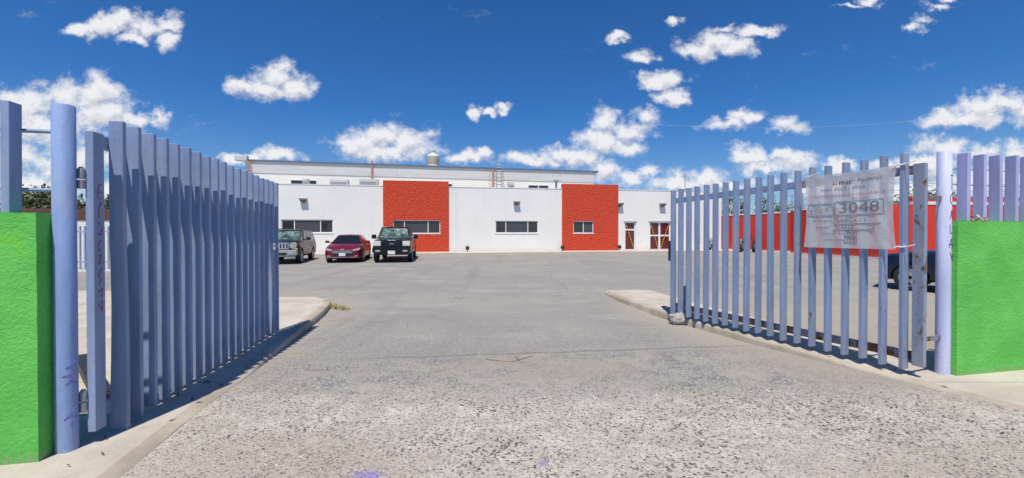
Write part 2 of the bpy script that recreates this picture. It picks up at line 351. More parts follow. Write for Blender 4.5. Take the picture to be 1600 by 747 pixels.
def bannermat():
    m = bpy.data.materials.new('banner_cloth'); m.use_nodes = True; t = NT(m.node_tree); MATS['banner_cloth'] = m
    t.n.clear(); pos = t.new('ShaderNodeNewGeometry').outputs['Position']
    c = t.mix(t.step(t.noise(pos, 5, 5, .7), .3, .75), (.93, .90, .87), (.97, .95, .92))
    df = t.new('ShaderNodeBsdfDiffuse'); tl = t.new('ShaderNodeBsdfTranslucent'); tr = t.new('ShaderNodeBsdfTransparent'); gl = t.new('ShaderNodeBsdfGlossy')
    t.put(df.inputs[0], c); t.put(tl.inputs[0], c); gl.inputs['Roughness'].default_value = .35
    b = t.bump(t.noise(pos, 10, 4, .6), .006); t.put(df.inputs['Normal'], b); t.put(gl.inputs['Normal'], b)
    m1 = t.new('ShaderNodeMixShader'); m1.inputs[0].default_value = .45; t.l.new(df.outputs[0], m1.inputs[1]); t.l.new(tl.outputs[0], m1.inputs[2])
    m2 = t.new('ShaderNodeMixShader'); m2.inputs[0].default_value = .22; t.l.new(m1.outputs[0], m2.inputs[1]); t.l.new(tr.outputs[0], m2.inputs[2])
    m3 = t.new('ShaderNodeMixShader'); m3.inputs[0].default_value = .04; t.l.new(m2.outputs[0], m3.inputs[1]); t.l.new(gl.outputs[0], m3.inputs[2])
    o = t.new('ShaderNodeOutputMaterial'); t.l.new(m3.outputs[0], o.inputs[0])
bannermat()
M = MATS

# ------------------------------------------------------------------ mesh helpers
class MB:
    def __init__(s): s.v = []; s.f = []
    def add(s, vs, fs):
        n = len(s.v); s.v += [Vector(v) for v in vs]; s.f += [tuple(i+n for i in f) for f in fs]; return s
    def box(s, c, d, rot=None):
        hx, hy, hz = d[0]/2, d[1]/2, d[2]/2
        vs = [Vector((x, y, z)) for x in (-hx, hx) for y in (-hy, hy) for z in (-hz, hz)]
        if rot is not None: vs = [rot @ v for v in vs]
        return s.add([v+Vector(c) for v in vs], [(0,1,3,2),(4,6,7,5),(0,4,5,1),(2,3,7,6),(0,2,6,4),(1,5,7,3)])
    def hexa(s, b, t):  # bottom quad and top quad (ccw)
        return s.add(list(b)+list(t), [(3,2,1,0),(4,5,6,7),(0,1,5,4),(1,2,6,5),(2,3,7,6),(3,0,4,7)])
    def prism(s, poly, z0, z1):
        n = len(poly); vs = [(p[0], p[1], (z0(p) if callable(z0) else z0)) for p in poly]+[(p[0], p[1], (z1(p) if callable(z1) else z1)) for p in poly]
        return s.add(vs, [tuple(range(n))[::-1], tuple(range(n, 2*n))]+[(i, (i+1) % n, n+(i+1) % n, n+i) for i in range(n)])
    def tube(s, pts, r, n=8, cap=True):
        pts = [Vector(p) for p in pts]; rs = r if isinstance(r, (list, tuple)) else [r]*len(pts); vs = []; fs = []
        for i, p in enumerate(pts):
            t = (pts[min(i+1, len(pts)-1)]-pts[max(i-1, 0)]).normalized()
            a = t.cross(Vector((0, 0, 1)));  a = Vector((1, 0, 0)) if a.length < 1e-3 else a.normalized(); b = t.cross(a).normalized()
            vs += [p+(a*math.cos(2*math.pi*k/n)+b*math.sin(2*math.pi*k/n))*rs[i] for k in range(n)]
        for i in range(len(pts)-1):
            fs += [(i*n+k, i*n+(k+1) % n, (i+1)*n+(k+1) % n, (i+1)*n+k) for k in range(n)]
        if cap: fs += [tuple(range(n)), tuple(range((len(pts)-1)*n, len(pts)*n))[::-1]]
        return s.add(vs, fs)
    def quad(s, a, b, c, d): return s.add([a, b, c, d], [(0, 1, 2, 3)])
    def slab(s, a, b, c, d, th):  # a thin solid panel
        a, b, c, d = map(Vector, (a, b, c, d)); n = (b-a).cross(d-a).normalized()*th
        return s.hexa([a-n, b-n, c-n, d-n], [a, b, c, d])
    def build(s, name, mat, parent=None, smooth=False, bevel=0, local=False, auto=None):
        me = bpy.data.meshes.new(name); off = Vector((0, 0, 0))
        if parent is not None and not local: inv = parent_matrix(parent).inverted()
        else: inv = Matrix.Identity(4)
        me.from_pydata([inv @ v for v in s.v], [], s.f); me.validate()
        bm = bmesh.new(); bm.from_mesh(me); bmesh.ops.recalc_face_normals(bm, faces=bm.faces)
        if bevel: bmesh.ops.bevel(bm, geom=list(bm.edges), offset=bevel, segments=2, affect='EDGES', profile=.6, clamp_overlap=True)
        bm.to_mesh(me); bm.free()
        me.materials.append(M[mat] if isinstance(mat, str) else mat)
        if smooth:
            for p in me.polygons: p.use_smooth = True
            me.set_sharp_from_angle(angle=R(auto or 35))
        o = bpy.data.objects.new(name, me); C.objects.link(o)
        if parent is not None: o.parent = parent
        return o
def parent_matrix(p):
    m = Matrix.Identity(4)
    while p is not None:
        m = (Matrix.Translation(p.location) @ p.rotation_euler.to_matrix().to_4x4() @ Matrix.Diagonal((*p.scale, 1))) @ m; p = p.parent
    return m
def tag(o, label=None, cat=None, group=None, kind=None):
    if label: o['label'] = label
    if cat: o['category'] = cat
    if group: o['group'] = group
    if kind: o['kind'] = kind
    return o
def thing(name, loc, label, cat, group=None, rz=0):
    o = bpy.data.objects.new(name, None); C.objects.link(o); o.location = loc; o.rotation_euler = (0, 0, rz); o.empty_display_size = .2
    return tag(o, label, cat, group)
def dup(root, loc, rz, label, group=None):
    def cp(o, parent):
        c = o.copy(); C.objects.link(c); c.parent = parent
        for ch in list(o.children): cp(ch, c)
        return c
    r = cp(root, None); r.location = loc; r.rotation_euler = (0, 0, rz); r['label'] = label
    if group: r['group'] = group
    return r
def lathe(prof, n=20):
    b = MB(); m = len(prof)
    for r_, z in prof: b.v += [Vector((r_*math.cos(2*math.pi*k_/n), r_*math.sin(2*math.pi*k_/n), z)) for k_ in range(n)]
    for i in range(m-1): b.f += [(i*n+k_, i*n+(k_+1) % n, (i+1)*n+(k_+1) % n, (i+1)*n+k_) for k_ in range(n)]
    b.f += [tuple(range(n))[::-1], tuple(range((m-1)*n, m*n))]; return b

# ------------------------------------------------------------------ ground
ZK = [(-50, -.012), (4.3, -.012), (5.2, -.035), (6.6, -.10), (9, -.125), (11, -.08), (12.2, .03), (15, .06), (20, .12), (24, .17), (30, .23), (36, .31), (42, .35), (3000, .35)]
def zg(x, y):
    for (a, za), (b, zb) in zip(ZK, ZK[1:]):
        if y <= b:
            t = (y-a)/(b-a); t = max(0, t); return za+(zb-za)*t
    return .35
xs = [-2500, -600, -200, -90, -60]+[-45+i*1.5 for i in range(21)]+[-14+i*.7 for i in range(41)]+[15+i*2 for i in range(16)]+[60, 90, 200, 600, 2500]
ys = [-300, -60, -20, -8]+[-4+i*.6 for i in range(34)]+[17+i*1.2 for i in range(25)]+[50, 60, 90, 160, 400, 1200, 3500]
gb = MB(); nx = len(xs)
for y in ys:
    for x in xs: gb.v.append(Vector((x, y, zg(x, y)+ (mnoise.noise(Vector((x*.35, y*.35, 0)))*.006 if -3 < y < 40 else 0))))
for j in range(len(ys)-1):
    for i in range(nx-1): gb.f.append((j*nx+i, j*nx+i+1, (j+1)*nx+i+1, (j+1)*nx+i))
tag(gb.build('ground', 'ground', smooth=True), kind='structure')

def itop(p): return 0.0 if p[1] < 6 else min(.035, (p[1]-6)*.008)
def densify(poly, step=.35):
    out = []
    for a, b in zip(poly, poly[1:]):
        pass; d_ = math.hypot(b[0]-a[0], b[1]-a[1]); n = max(1, min(60, int(d_/step)))
        for k_ in range(n): out.append((a[0]+(b[0]-a[0])*k_/n, a[1]+(b[1]-a[1])*k_/n))
    return out+[poly[-1]]
def island(name, edge, back, kw=.16):
    # edge: polyline facing the driveway; a separate kerb strip runs along it
    ed = densify(edge, .3)
    ed = [(x+.012*mnoise.noise(Vector((x*3, y*3, 1))), y+.012*mnoise.noise(Vector((x*3, y*3, 5)))) for x, y in ed]
    inner = []
    for i, p in enumerate(ed):
        a = Vector(ed[max(0, i-1)]); b_ = Vector(ed[min(len(ed)-1, i+1)]); t = (b_-a).normalized(); n = Vector((-t.y, t.x))
        inner.append((p[0]+n.x*kw, p[1]+n.y*kw))
    kb = MB(); n = len(ed)
    for p, q_ in zip(ed, inner):
        zt = itop(p)
        kb.v += [Vector((p[0], p[1], -.3)), Vector((p[0]+(q_[0]-p[0])*.02, p[1]+(q_[1]-p[1])*.02, zt-.032+.012*mnoise.noise(Vector((p[0]*7, p[1]*7, 0))))),
                 Vector((p[0]+(q_[0]-p[0])*.16, p[1]+(q_[1]-p[1])*.16, zt-.004)), Vector((q_[0], q_[1], zt+.002)), Vector((q_[0], q_[1], -.3))]
    for i in range(n-1):
        for k_ in range(4): kb.f.append((i*5+k_, (i+1)*5+k_, (i+1)*5+k_+1, i*5+k_+1))
    kb.f += [(0, 1, 2, 3, 4), tuple((n-1)*5+k_ for k_ in (4, 3, 2, 1, 0))]
    tag(kb.build(name+'_kerb', 'kerb_concrete', smooth=True, auto=50), kind='structure')
    poly = inner+back
    from mathutils.geometry import tessellate_polygon
    tri = tessellate_polygon([[Vector((p[0], p[1], 0)) for p in poly]])
    sb = MB().prism(poly, -.3, lambda p: itop(p)-.004); npl = len(poly); sb.f = sb.f[2:]+[tuple(npl+i for i in t_) for t_ in tri]
    me = sb.build(name, 'concrete'); tag(me, kind='structure')
# left side: kerb runs away from the camera, sidewalk to its left
island('sidewalk_left', [(-1.6, -3), (-2.2, 1.0), (-2.58, 2.86), (-2.83, 3.98), (-3.05, 5.1), (-3.41, 6.5), (-3.70, 7.9), (-4.05, 9.5), (-4.28, 10.3), (-4.5, 10.75)],
       [(-5.0, 11.0), (-5.9, 10.95), (-7.2, 10.7), (-9.5, 11.2), (-14, 17.4), (-34, 17.4), (-34, -3)])
def mirror_island():
    edge = [(2.62, 12.35), (2.5, 11.8), (2.62, 11.2), (3.08, 9.0), (3.42, 7.8), (3.78, 6.5), (4.15, 5.3), (4.36, 4.7), (4.64, 3.96), (4.95, 3.0), (5.4, 1.0), (6.0, -3)]
    island('sidewalk_right', edge, [(34, -3), (34, 11.6), (6.0, 5.9), (5.3, 6.3), (4.75, 8.0), (4.35, 9.6), (4.05, 11.2), (3.9, 12.3), (3.4, 12.8), (3.0, 12.7)])
mirror_island()

# ------------------------------------------------------------------ facade frame of the white building
AL = R(9.3); T = Vector((math.cos(AL), math.sin(AL), 0)); N = Vector((math.sin(AL), -math.cos(AL), 0)); CF = 33.16
NA = -N
def on_plane(px, c): u = (px-800)/F; Y = c/(NA.y+NA.x*u); return Vector((u*Y, Y, 0))
O0 = on_plane(437, CF)
def sx(px, c=CF): return (on_plane(px, c)-O0).dot(T)     # distance along the wall
def fh(py, px, c=CF): return PZ(py, on_plane(px, c).y)
def FP(s, o, z): return O0+T*s+N*o+Vector((0, 0, z))
def fbox(mb, s0, s1, o0, o1, z0, z1):
    return mb.hexa([FP(s0, o0, z0), FP(s1, o0, z0), FP(s1, o1, z0), FP(s0, o1, z0)], [FP(s0, o0, z1), FP(s1, o0, z1), FP(s1, o1, z1), FP(s0, o1, z1)])
WT = 5.19
bld = thing('office_building', FP(10, 0, .2), 'long low white building with two red stucco panels across the parking lot', 'building')
wins = [(439, 520.5, 343, 364, (459.7, 500.7)), (614, 688, 344, 365, (632, 669)), (774, 841, 345, 364.5, (790.5, 825)), (895, 926.7, 345.5, 364.5, (911,))]
doors = [(976, 993.5, 346.5, 390, (), 359), (1015, 1048, 346.5, 390, (1031,), 368)]
cols = []
for (a, b, t, bo, dv) in wins: cols.append((sx(a), sx(b), fh(bo, (a+b)/2), fh(t, (a+b)/2)))
dcols = [(sx(a), sx(b), .1, fh(t, (a+b)/2)) for (a, b, t, bo, dv, tr) in doors]
redp = [(sx(599), sx(701)), (sx(878), sx(965))]
# front wall with openings (butted boxes)
SL, SR = sx(250), sx(1127)
wall = MB(); TH = .3
ops = sorted([(c[0], c[1], c[2], c[3]) for c in cols]+dcols)
s = SL
for (a, b, z0, z1) in ops:
    fbox(wall, s, a, -TH, 0, -.2, WT)
    if z0 > .3: fbox(wall, a, b, -TH, 0, -.2, z0)
    fbox(wall, a, b, -TH, 0, z1, WT); s = b
fbox(wall, s, SR, -TH, 0, -.2, WT)
D = 8.8
fbox(wall, SL, SL+.3, -D, -TH, -.2, WT); fbox(wall, SR-.3, SR, -D, -TH, -.2, WT)
wall.build('wall', 'white_plaster', bld)
fbox(MB(), SL+.3, SR-.3, -D, -TH, 4.75, 4.9).build('roof', 'roof_slab', bld)
fbox(MB(), SL-.02, SR+.02, -TH-.02, .025, WT, WT+.05).build('coping', 'white_plaster', bld)
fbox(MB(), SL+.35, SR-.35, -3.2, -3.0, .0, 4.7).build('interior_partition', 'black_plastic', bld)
for i, (a, b) in enumerate(redp):
    rp = MB(); zt = 5.60; cut = cols[1] if i == 0 else cols[3]; o = .14
    for (s0, s1, z0, z1) in [(a, cut[0], .1, zt), (cut[1], b, .1, zt), (cut[0], cut[1], .1, cut[2]), (cut[0], cut[1], cut[3], zt)]:
        fbox(rp, s0, s1, .002, o, z0, z1)
    fbox(rp, a, b, -.25, .002, WT+.052, zt)
    rp.build('red_panel', 'red_stucco', bld)
for i, ((a, b, t, bo, dv), c) in enumerate(zip(wins, cols)):
    fr = MB(); w_ = .06; oo = -.06 if i in (0, 2) else .05
    s0, s1, z0, z1 = c[0]+.002, c[1]-.002, c[2]+.002, c[3]-.002
    fbox(fr, s0, s1, oo-.06, oo, z0, z0+w_); fbox(fr, s0, s1, oo-.06, oo, z1-w_, z1)
    ss = [s0]+[sx(d_)-w_/2 for d_ in dv]+[s1-w_]
    for q_ in ss: fbox(fr, q_, q_+w_, oo-.06, oo, z0+w_, z1-w_)
    f_ = fr.build('window', 'white_frame', bld)
    for j, (p0, p1) in enumerate(zip(ss, ss[1:])):
        big_ = (j == 1)
        fbox(MB(), p0+w_, p1, oo-.035, oo-.025, z0+w_, z1-w_).build('pane', 'pane_screen' if (big_ or i == 3 and j == 1) else 'dark_glass', f_)
    fbox(MB(), c[0]-.04, c[1]+.04, .003 if i in (0, 2) else .142, .035 if i in (0, 2) else .16, c[2]-.045, c[2]+.001).build('sill', 'white_plaster', bld)
for i, ((a, b, t, bo, dv, tr), c) in enumerate(zip(doors, dcols)):
    fr = MB(); w_ = .10; oo = -.08; s0, s1, z0, z1 = c[0]+.002, c[1]-.002, .36, c[3]-.002
    zt = fh(tr, (a+b)/2)
    fbox(fr, s0, s1, oo-.06, oo, z1-w_, z1); fbox(fr, s0, s1, oo-.06, oo, z0, z0+.08)
    ss = [s0]+[sx(d_)-w_*.8 for d_ in dv]+[s1-w_]
    for j, q_ in enumerate(ss): fbox(fr, q_, q_+(w_*1.6 if 0 < j < len(ss)-1 else w_), oo-.06, oo, z0+.08, z1-w_)
    for (p0, p1) in zip(ss, ss[1:]): fbox(fr, p0+w_*(1.6 if p0 != s0 else 1), p1, oo-.06, oo, zt-.06, zt+.06)
    f_ = fr.build('door', 'white_frame', bld)
    for j, (p0, p1) in enumerate(zip(ss, ss[1:])):
        q0_ = p0+(w_ if j == 0 else w_*1.6); q1_ = p1
        for (y0, y1) in ((z0+.08, zt-.06), (zt+.06, z1-w_)):
            pn = fbox(MB(), q0_, q1_, oo-.04, oo-.03, y0, y1).build('pane', 'maroon_reflection_glass', f_)
        ua, ub = (1, 0) if j == 0 else (0, 1)
        sA = q0_+(q1_-q0_)*(.06+.88*ub); sB = q0_+(q1_-q0_)*(.06+.88*ua)
        tp = MB(); zA, zB_ = z0+.14, z1-w_-.06
        if j == 0: sA, sB = q1_-.04, q0_+.04
        else: sA, sB = q0_+.04, q1_-.04
        tp.hexa([FP(sA-.03, oo+.004, zA), FP(sA+.03, oo+.004, zA), FP(sA+.03, oo+.008, zA), FP(sA-.03, oo+.008, zA)], [FP(sB-.03, oo+.004, zB_), FP(sB+.03, oo+.004, zB_), FP(sB+.03, oo+.008, zB_), FP(sB-.03, oo+.008, zB_)])
        tp.build('caution_tape', 'striped_tape', f_)
    fbox(MB(), c[0]-.1, c[1]+.1, -.05, .05, c[3], c[3]+.09).build('lintel', 'light_metal', bld)
# pavement along the building
wk = MB(); pts = [FP(s_, o_, 0) for s_, o_ in ((SL, 2.4), (sx(560), 2.4), (sx(700), 2.3), (sx(860), 2.0), (sx(960), 2.2), (SR+2, 2.2), (SR+2, -.02), (SL, -.02))]
wk.prism([(p.x, p.y) for p in pts], 0, lambda p: zg(p[0], p[1])+.075)
tag(wk.build('pavement', 'walk'), kind='structure')

# wall lamps
def lamp(px, py, label):
    p = on_plane(px, CF); z = PZ(py, p.y); s_ = sx(px)
    r = thing('wall_lamp', FP(s_, 0, z-.1), label, 'lamp', 'floodlights on the white building')
    hb = MB(); hb.hexa([FP(s_-.24, .003, z-.13), FP(s_+.24, .003, z-.13), FP(s_+.24, .30, z-.02), FP(s_-.24, .30, z-.02)], [FP(s_-.24, .003, z+.13), FP(s_+.24, .003, z+.13), FP(s_+.24, .34, z+.10), FP(s_-.24, .34, z+.10)])
    hb.build('housing', 'lamp_housing', r, bevel=.015)
    MB().hexa([FP(s_-.19, .05, z-.125), FP(s_+.19, .05, z-.125), FP(s_+.19, .28, z-.04), FP(s_-.19, .28, z-.04)], [FP(s_-.19, .05, z-.10), FP(s_+.19, .05, z-.10), FP(s_+.19, .28, z-.025), FP(s_-.19, .28, z-.025)]).build('lens', 'pane_screen', r)
    fbox(MB(), s_-.07, s_+.07, .003, .1, z-.24, z-.11).build('bracket', 'lamp_housing', r)
lamp(475, 312.5, 'floodlight on the white wall above the parked charcoal off-roader')
lamp(807, 317, 'floodlight on the white wall between the two red panels')
lamp(968, 319.5, 'pale floodlight just right of the right red panel, above the single door')
lamp(1034, 320, 'floodlight above the double door with four panes')
def spot(px, py, label):
    p = on_plane(px, CF); z = zg(p.x, p.y)+.07; s_ = sx(px)
    r = thing('floor_spotlight', FP(s_, .3, z), label, 'spotlight', 'black spotlights at the foot of the building')
    MB().tube([FP(s_, .3, z), FP(s_, .3, z+.22)], .03).build('stem', 'black_plastic', r)
    b = MB().tube([FP(s_, .42, z+.22), FP(s_, .3, z+.3), FP(s_, .2, z+.36)], [.13, .15, .07], 12); b.build('head', 'black_plastic', r, smooth=True)
spot(730, 391, 'black spotlight on the pavement before the middle of the white wall')
spot(877, 389, 'black spotlight at the left foot of the right red panel')
spot(965.5, 389, 'black spotlight at the right foot of the right red panel')

# ------------------------------------------------------------------ taller hall behind
CB = 42.0
def hs_(px): return (on_plane(px, CB)-O0).dot(T)
def hp(s_, o_, z): return O0+T*s_+N*(o_-(CB-CF))+Vector((0, 0, z))
def hbox(mb, s0, s1, o0, o1, z0, z1):
    return mb.hexa([hp(s0, o0, z0), hp(s1, o0, z0), hp(s1, o1, z0), hp(s0, o1, z0)], [hp(s0, o0, z1), hp(s1, o0, z1), hp(s1, o1, z1), hp(s0, o1, z1)])
hall = thing('industrial_hall', hp(8, 0, .3), 'tall cream hall with blue-grey roof edge rising behind the white building', 'building')
h0, h1 = hs_(385), hs_(928)
zl, zr = 8.26, 7.99
def ztop(s_): return zl+(zr-zl)*(s_-h0)/(h1-h0)
hw = MB()
hw.hexa([hp(h0, -16, 0), hp(h1, -16, 0), hp(h1, 0, 0), hp(h0, 0, 0)], [hp(h0, -16, zl-.2), hp(h1, -16, zr-.2), hp(h1, 0, zr-.2), hp(h0, 0, zl-.2)])
hw.build('wall', 'cream_plaster', hall)
sh_ = MB(); nrib = 120
for i in range(nrib):
    a = h0-.03+(h1-h0+.06)*i/nrib; b = h0-.03+(h1-h0+.06)*(i+1)/nrib; mid = a+(b-a)*.62
    for (x0, x1, oo) in ((a, mid, .055), (mid, b, .047)):
        sh_.hexa([hp(x0, .003, ztop(x0)-1.12), hp(x1, .003, ztop(x1)-1.12), hp(x1, oo, ztop(x1)-1.12), hp(x0, oo, ztop(x0)-1.12)], [hp(x0, .003, ztop(x0)-.12), hp(x1, .003, ztop(x1)-.12), hp(x1, oo, ztop(x1)-.12), hp(x0, oo, ztop(x0)-.12)])
sh_.build('metal_siding', 'ribbed_sheet', hall)
rf = MB(); rf.hexa([hp(h0-.3, .16, zl-.118), hp(h1+.4, .16, zr-.118), hp(h1+.4, -16.5, zr-.118), hp(h0-.3, -16.5, zl-.118)][::-1], [hp(h0-.3, .16, zl+.03), hp(h1+.4, .16, zr+.03), hp(h1+.4, -8, zr+.2), hp(h0-.3, -8, zl+.2)][::-1])
rf.build('roof', 'roof_trim', hall)
for px, z0, z1 in ((455.5, 4.9, 281), (826, 4.9, 289), (700.5, 4.9, 287)):
    wpx = {455.5: (454.5, 495.5), 826: (825, 857), 700.5: (690, 707)}[px]
    a, b = hs_(wpx[0]), hs_(wpx[1]); z1 = PZ(z1, on_plane(px, CB).y)
    f_ = MB(); hbox(f_, a, b, .003, .05, 4.92, z1); f_ = f_.build('window', 'white_frame', hall)
    mid = (a+b)/2
    hbox(MB(), a+.05, mid-.05, .051, .06, 4.95, z1-.05).build('pane', 'dark_glass', f_)
    hbox(MB(), mid+.05, b-.05, .051, .06, 4.95, z1-.05).build('pane', 'dark_glass', f_)
for px, r0 in ((582, .07), (770, .085), (393.5, .04)):
    s_ = hs_(px); MB().tube([hp(s_, .22, ztop(s_)-.15), hp(s_, .22, 4.92)], r0, 10).build('downpipe', 'rusty_pipe', hall)
MB().tube([hp(hs_(582), .22, ztop(hs_(582))+.3), hp(hs_(582), .22, ztop(hs_(582))-.1)], .05).build('vent_pipe', 'grey_metal', hall)
b = MB(); hbox(b, h0-.75, h0+.25, .0, .5, zl-.15, zl+.3); b.build('gutter_box', 'light_metal', hall, bevel=.04)
# things on the front roof
def on_roof(px, o_): c = CF+o_; return on_plane(px, c)
def ac(px, py0, wpx, label):
    c = 39.5; p = on_plane(px, c); z1 = PZ(py0, p.y); w_ = wpx/F*p.y; r = thing('roof_air_conditioner', (p.x, p.y, 4.9), label, 'air conditioner', 'air conditioners on the low roof')
    r.rotation_euler = (0, 0, AL); b = MB().box((0, 0, (z1-4.9)/2+.05), (w_, .8, z1-4.9-.1)); b.build('case', 'light_metal', r, bevel=.02, local=True)
    g_ = MB(); n_ = 9
    for i in range(n_): g_.box((0, -.42, .12+(z1-5.15)*i/n_), (w_*.86, .02, .03))
    g_.build('grille', 'grey_metal', r, local=True)
    for sx_ in (-1, 1): MB().box((sx_*w_*.4, 0, .025), (.08, .7, .05)).build('foot', 'grey_metal', r, local=True)
ac(478.5, 280, 7, 'slim grey air conditioner standing before the dark window of the cream hall')
ac(531, 281.5, 27, 'wide cream air conditioner left of the left red panel')
ac(577, 280.5, 28, 'wide air conditioner right beside the left red panel')
ac(798, 285.5, 9, 'small square air conditioner near the roof ladder')
p = on_plane(869, 38); st = thing('vent_stack', (p.x, p.y, 4.9), 'grey roof vent pipe with a flat cap left of the right red panel', 'vent pipe')
MB().tube([(p.x, p.y, 4.9), (p.x, p.y, PZ(283, p.y))], .09, 10).build('pipe', 'grey_metal', st); MB().tube([(p.x, p.y, PZ(283.5, p.y)), (p.x, p.y, PZ(281.5, p.y))], [.26, .22], 12).build('cap', 'grey_metal', st)
# ladder with cage
ls = hs_(779); ld = thing('roof_ladder', hp(ls, .4, 4.9), 'thin steel ladder with hoop cage climbing to the hall roof', 'ladder')
lr = MB()
for dx in (-.25, .25): lr.tube([hp(ls+dx, .3, 4.9), hp(ls+dx, .3, ztop(ls)+.9)], .025)
for i in range(12): lr.tube([hp(ls-.25, .3, 5.1+i*.3), hp(ls+.25, .3, 5.1+i*.3)], .015, 6)
lr.build('frame', 'steel_galv', ld)
for (pa, pb) in ((764, 1), (785, 1)):
    s_ = hs_(pa); MB().tube([hp(s_, .7, ztop(s_)+.1), hp(s_, .7, 6.0), hp((s_+ls)/2, .5, 5.5)], .022, 6).build('cage_bar', 'steel_galv', ld)
for z in (5.8, 6.5, 7.2):
    MB().tube([hp(ls-.25, .3, z), hp(ls-.5, .55, z), hp(ls-.35, .95, z), hp(ls+.2, .95, z), hp(ls+.4, .55, z), hp(ls+.25, .3, z)], .018, 6).build('hoop', 'steel_galv', ld)
# water tank
p = on_plane(677, 47.5); zb = 8.15
tk = thing('water_tank', (p.x, p.y, zb), 'round beige water tank with pale domed lid on the hall roof', 'water tank')
q_ = PZ(245, p.y)-zb; rr = 9.3/F*p.y
b = lathe([(rr*.97, 0), (rr, .1), (rr, q_*.5), (rr*.97, q_*.52), (rr, q_*.55), (rr, q_)], 24); b.build('tank_body', 'tank', tk, smooth=True, local=True)
t2 = PZ(240, p.y)-zb
b = lathe([(rr*1.02, q_), (rr*.85, q_+(t2-q_)*.5), (rr*.4, t2-.05), (rr*.38, t2+.06), (.01, t2+.08)], 24); b.build('tank_lid', 'tank_top', tk, smooth=True, local=True)
MB().tube([(p.x+rr*.95, p.y-rr*.5, zb), (p.x+rr*.95, p.y-rr*.5, zb+q_)], .05).build('pipe', 'grey_metal', tk)
# antenna on the low roof
p = on_plane(1070, 36); an = thing('weather_mast', (p.x, p.y, 4.9), 'slender antenna mast on the white roof behind the right gate', 'antenna')
MB().tube([(p.x, p.y, 4.9), (p.x, p.y, PZ(272, p.y))], .035, 6).build('mast', 'grey_metal', an)
MB().box((p.x+.15, p.y, 5.5), (.5, .3, .35)).build('junction_box', 'grey_metal', an)
MB().tube([(p.x-.4, p.y, PZ(276, p.y)), (p.x+.35, p.y, PZ(276, p.y))], .02, 6).build('crossbar', 'grey_metal', an)

# ------------------------------------------------------------------ green walls, posts and fixed fences
U = Vector((.977, .213, 0)).normalized(); V = Vector((-U.y, U.x, 0))    # along the street wall, into the lot
def greenwall_obj(A, sgn, length, label):
    r = thing('green_wall', (A.x, A.y, 0), label, 'wall')
    b = MB(); nseg = 60; th = .2; zt = 1.755
    a0, a1 = A, A+U*sgn*length
    nz = 24; rows = []
    def surf(s_, k_, side):
        p = A+U*sgn*s_; z = -.1+(zt+.1)*k_/nz
        q_ = mnoise.noise(Vector((p.x*5, z*7, side*9)))*.005
        return p+V*(0 if side == 0 else th)+V*(q_ if side == 0 else -q_)+Vector((0, 0, z))
    g0 = [[surf(length*i/nseg, k_, 0) for k_ in range(nz+1)] for i in range(nseg+1)]
    g1 = [[surf(length*i/nseg, k_, 1) for k_ in range(nz+1)] for i in range(nseg+1)]
    idx = {}
    for side, gg in ((0, g0), (1, g1)):
        for i in range(nseg+1):
            for k_ in range(nz+1): idx[side, i, k_] = len(b.v); b.v.append(gg[i][k_])
    for side in (0, 1):
        for i in range(nseg):
            for k_ in range(nz): b.f.append((idx[side, i, k_], idx[side, i+1, k_], idx[side, i+1, k_+1], idx[side, i, k_+1]))
    for i in range(nseg):
        b.f.append((idx[0, i, nz], idx[0, i+1, nz], idx[1, i+1, nz], idx[1, i, nz]))
    for i in (0, nseg):
        for k_ in range(nz): b.f.append((idx[0, i, k_], idx[0, i, k_+1], idx[1, i, k_+1], idx[1, i, k_]))
    b.build('wall_body', 'green_stucco', r, smooth=True, auto=45)
    return r
AL_ = Vector((-3.345, 3.06, 0)); AR_ = Vector((5.05, 4.93, 0))
greenwall_obj(AL_, -1, 8, 'bright green rendered wall at the left edge beside the darker blue post')
greenwall_obj(AR_, 1, 8, 'bright green rendered wall at the right edge beside the pale post')
def post(x, y, mat, label):
    r = thing('gate_post', (x, y, 0), label, 'post', 'round steel gate posts')
    b = lathe([(.067, -.05), (.067, 1.0), (.067, 2.555), (.063, 2.56)], 40); b.build('shaft', mat, r, smooth=True, local=True, auto=50); return r
PL = Vector((-3.325, 3.235, 0)); PR = Vector((4.99, 5.03, 0))
pl = post(PL.x, PL.y, 'post_paint', 'round blue gate post beside the left green wall, tallest thing at left')
pr = post(PR.x, PR.y, 'post_paint_pale', 'round pale lavender gate post with dark graffiti beside the right green wall')
def strokes(origin, ex, ez, lines, r=.004):
    b = MB()
    for ln in lines:
        b.tube([origin+ex*a+ez*c for a, c in ln], r, 5)
    return b
def cyl_strokes(center, rad, ang0, z0, lines, r=.004):
    b = MB()
    for ln in lines:
        pts = []
        for (a0, c0), (a1, c1) in zip(ln, ln[1:]):
            for k_ in range(4): pts.append((a0+(a1-a0)*k_/4, c0+(c1-c0)*k_/4))
        pts.append(ln[-1])
        b.tube([center+Vector((math.cos(ang0+a/rad)*rad, math.sin(ang0+a/rad)*rad, z0+c)) for a, c in pts], r, 5)
    return b
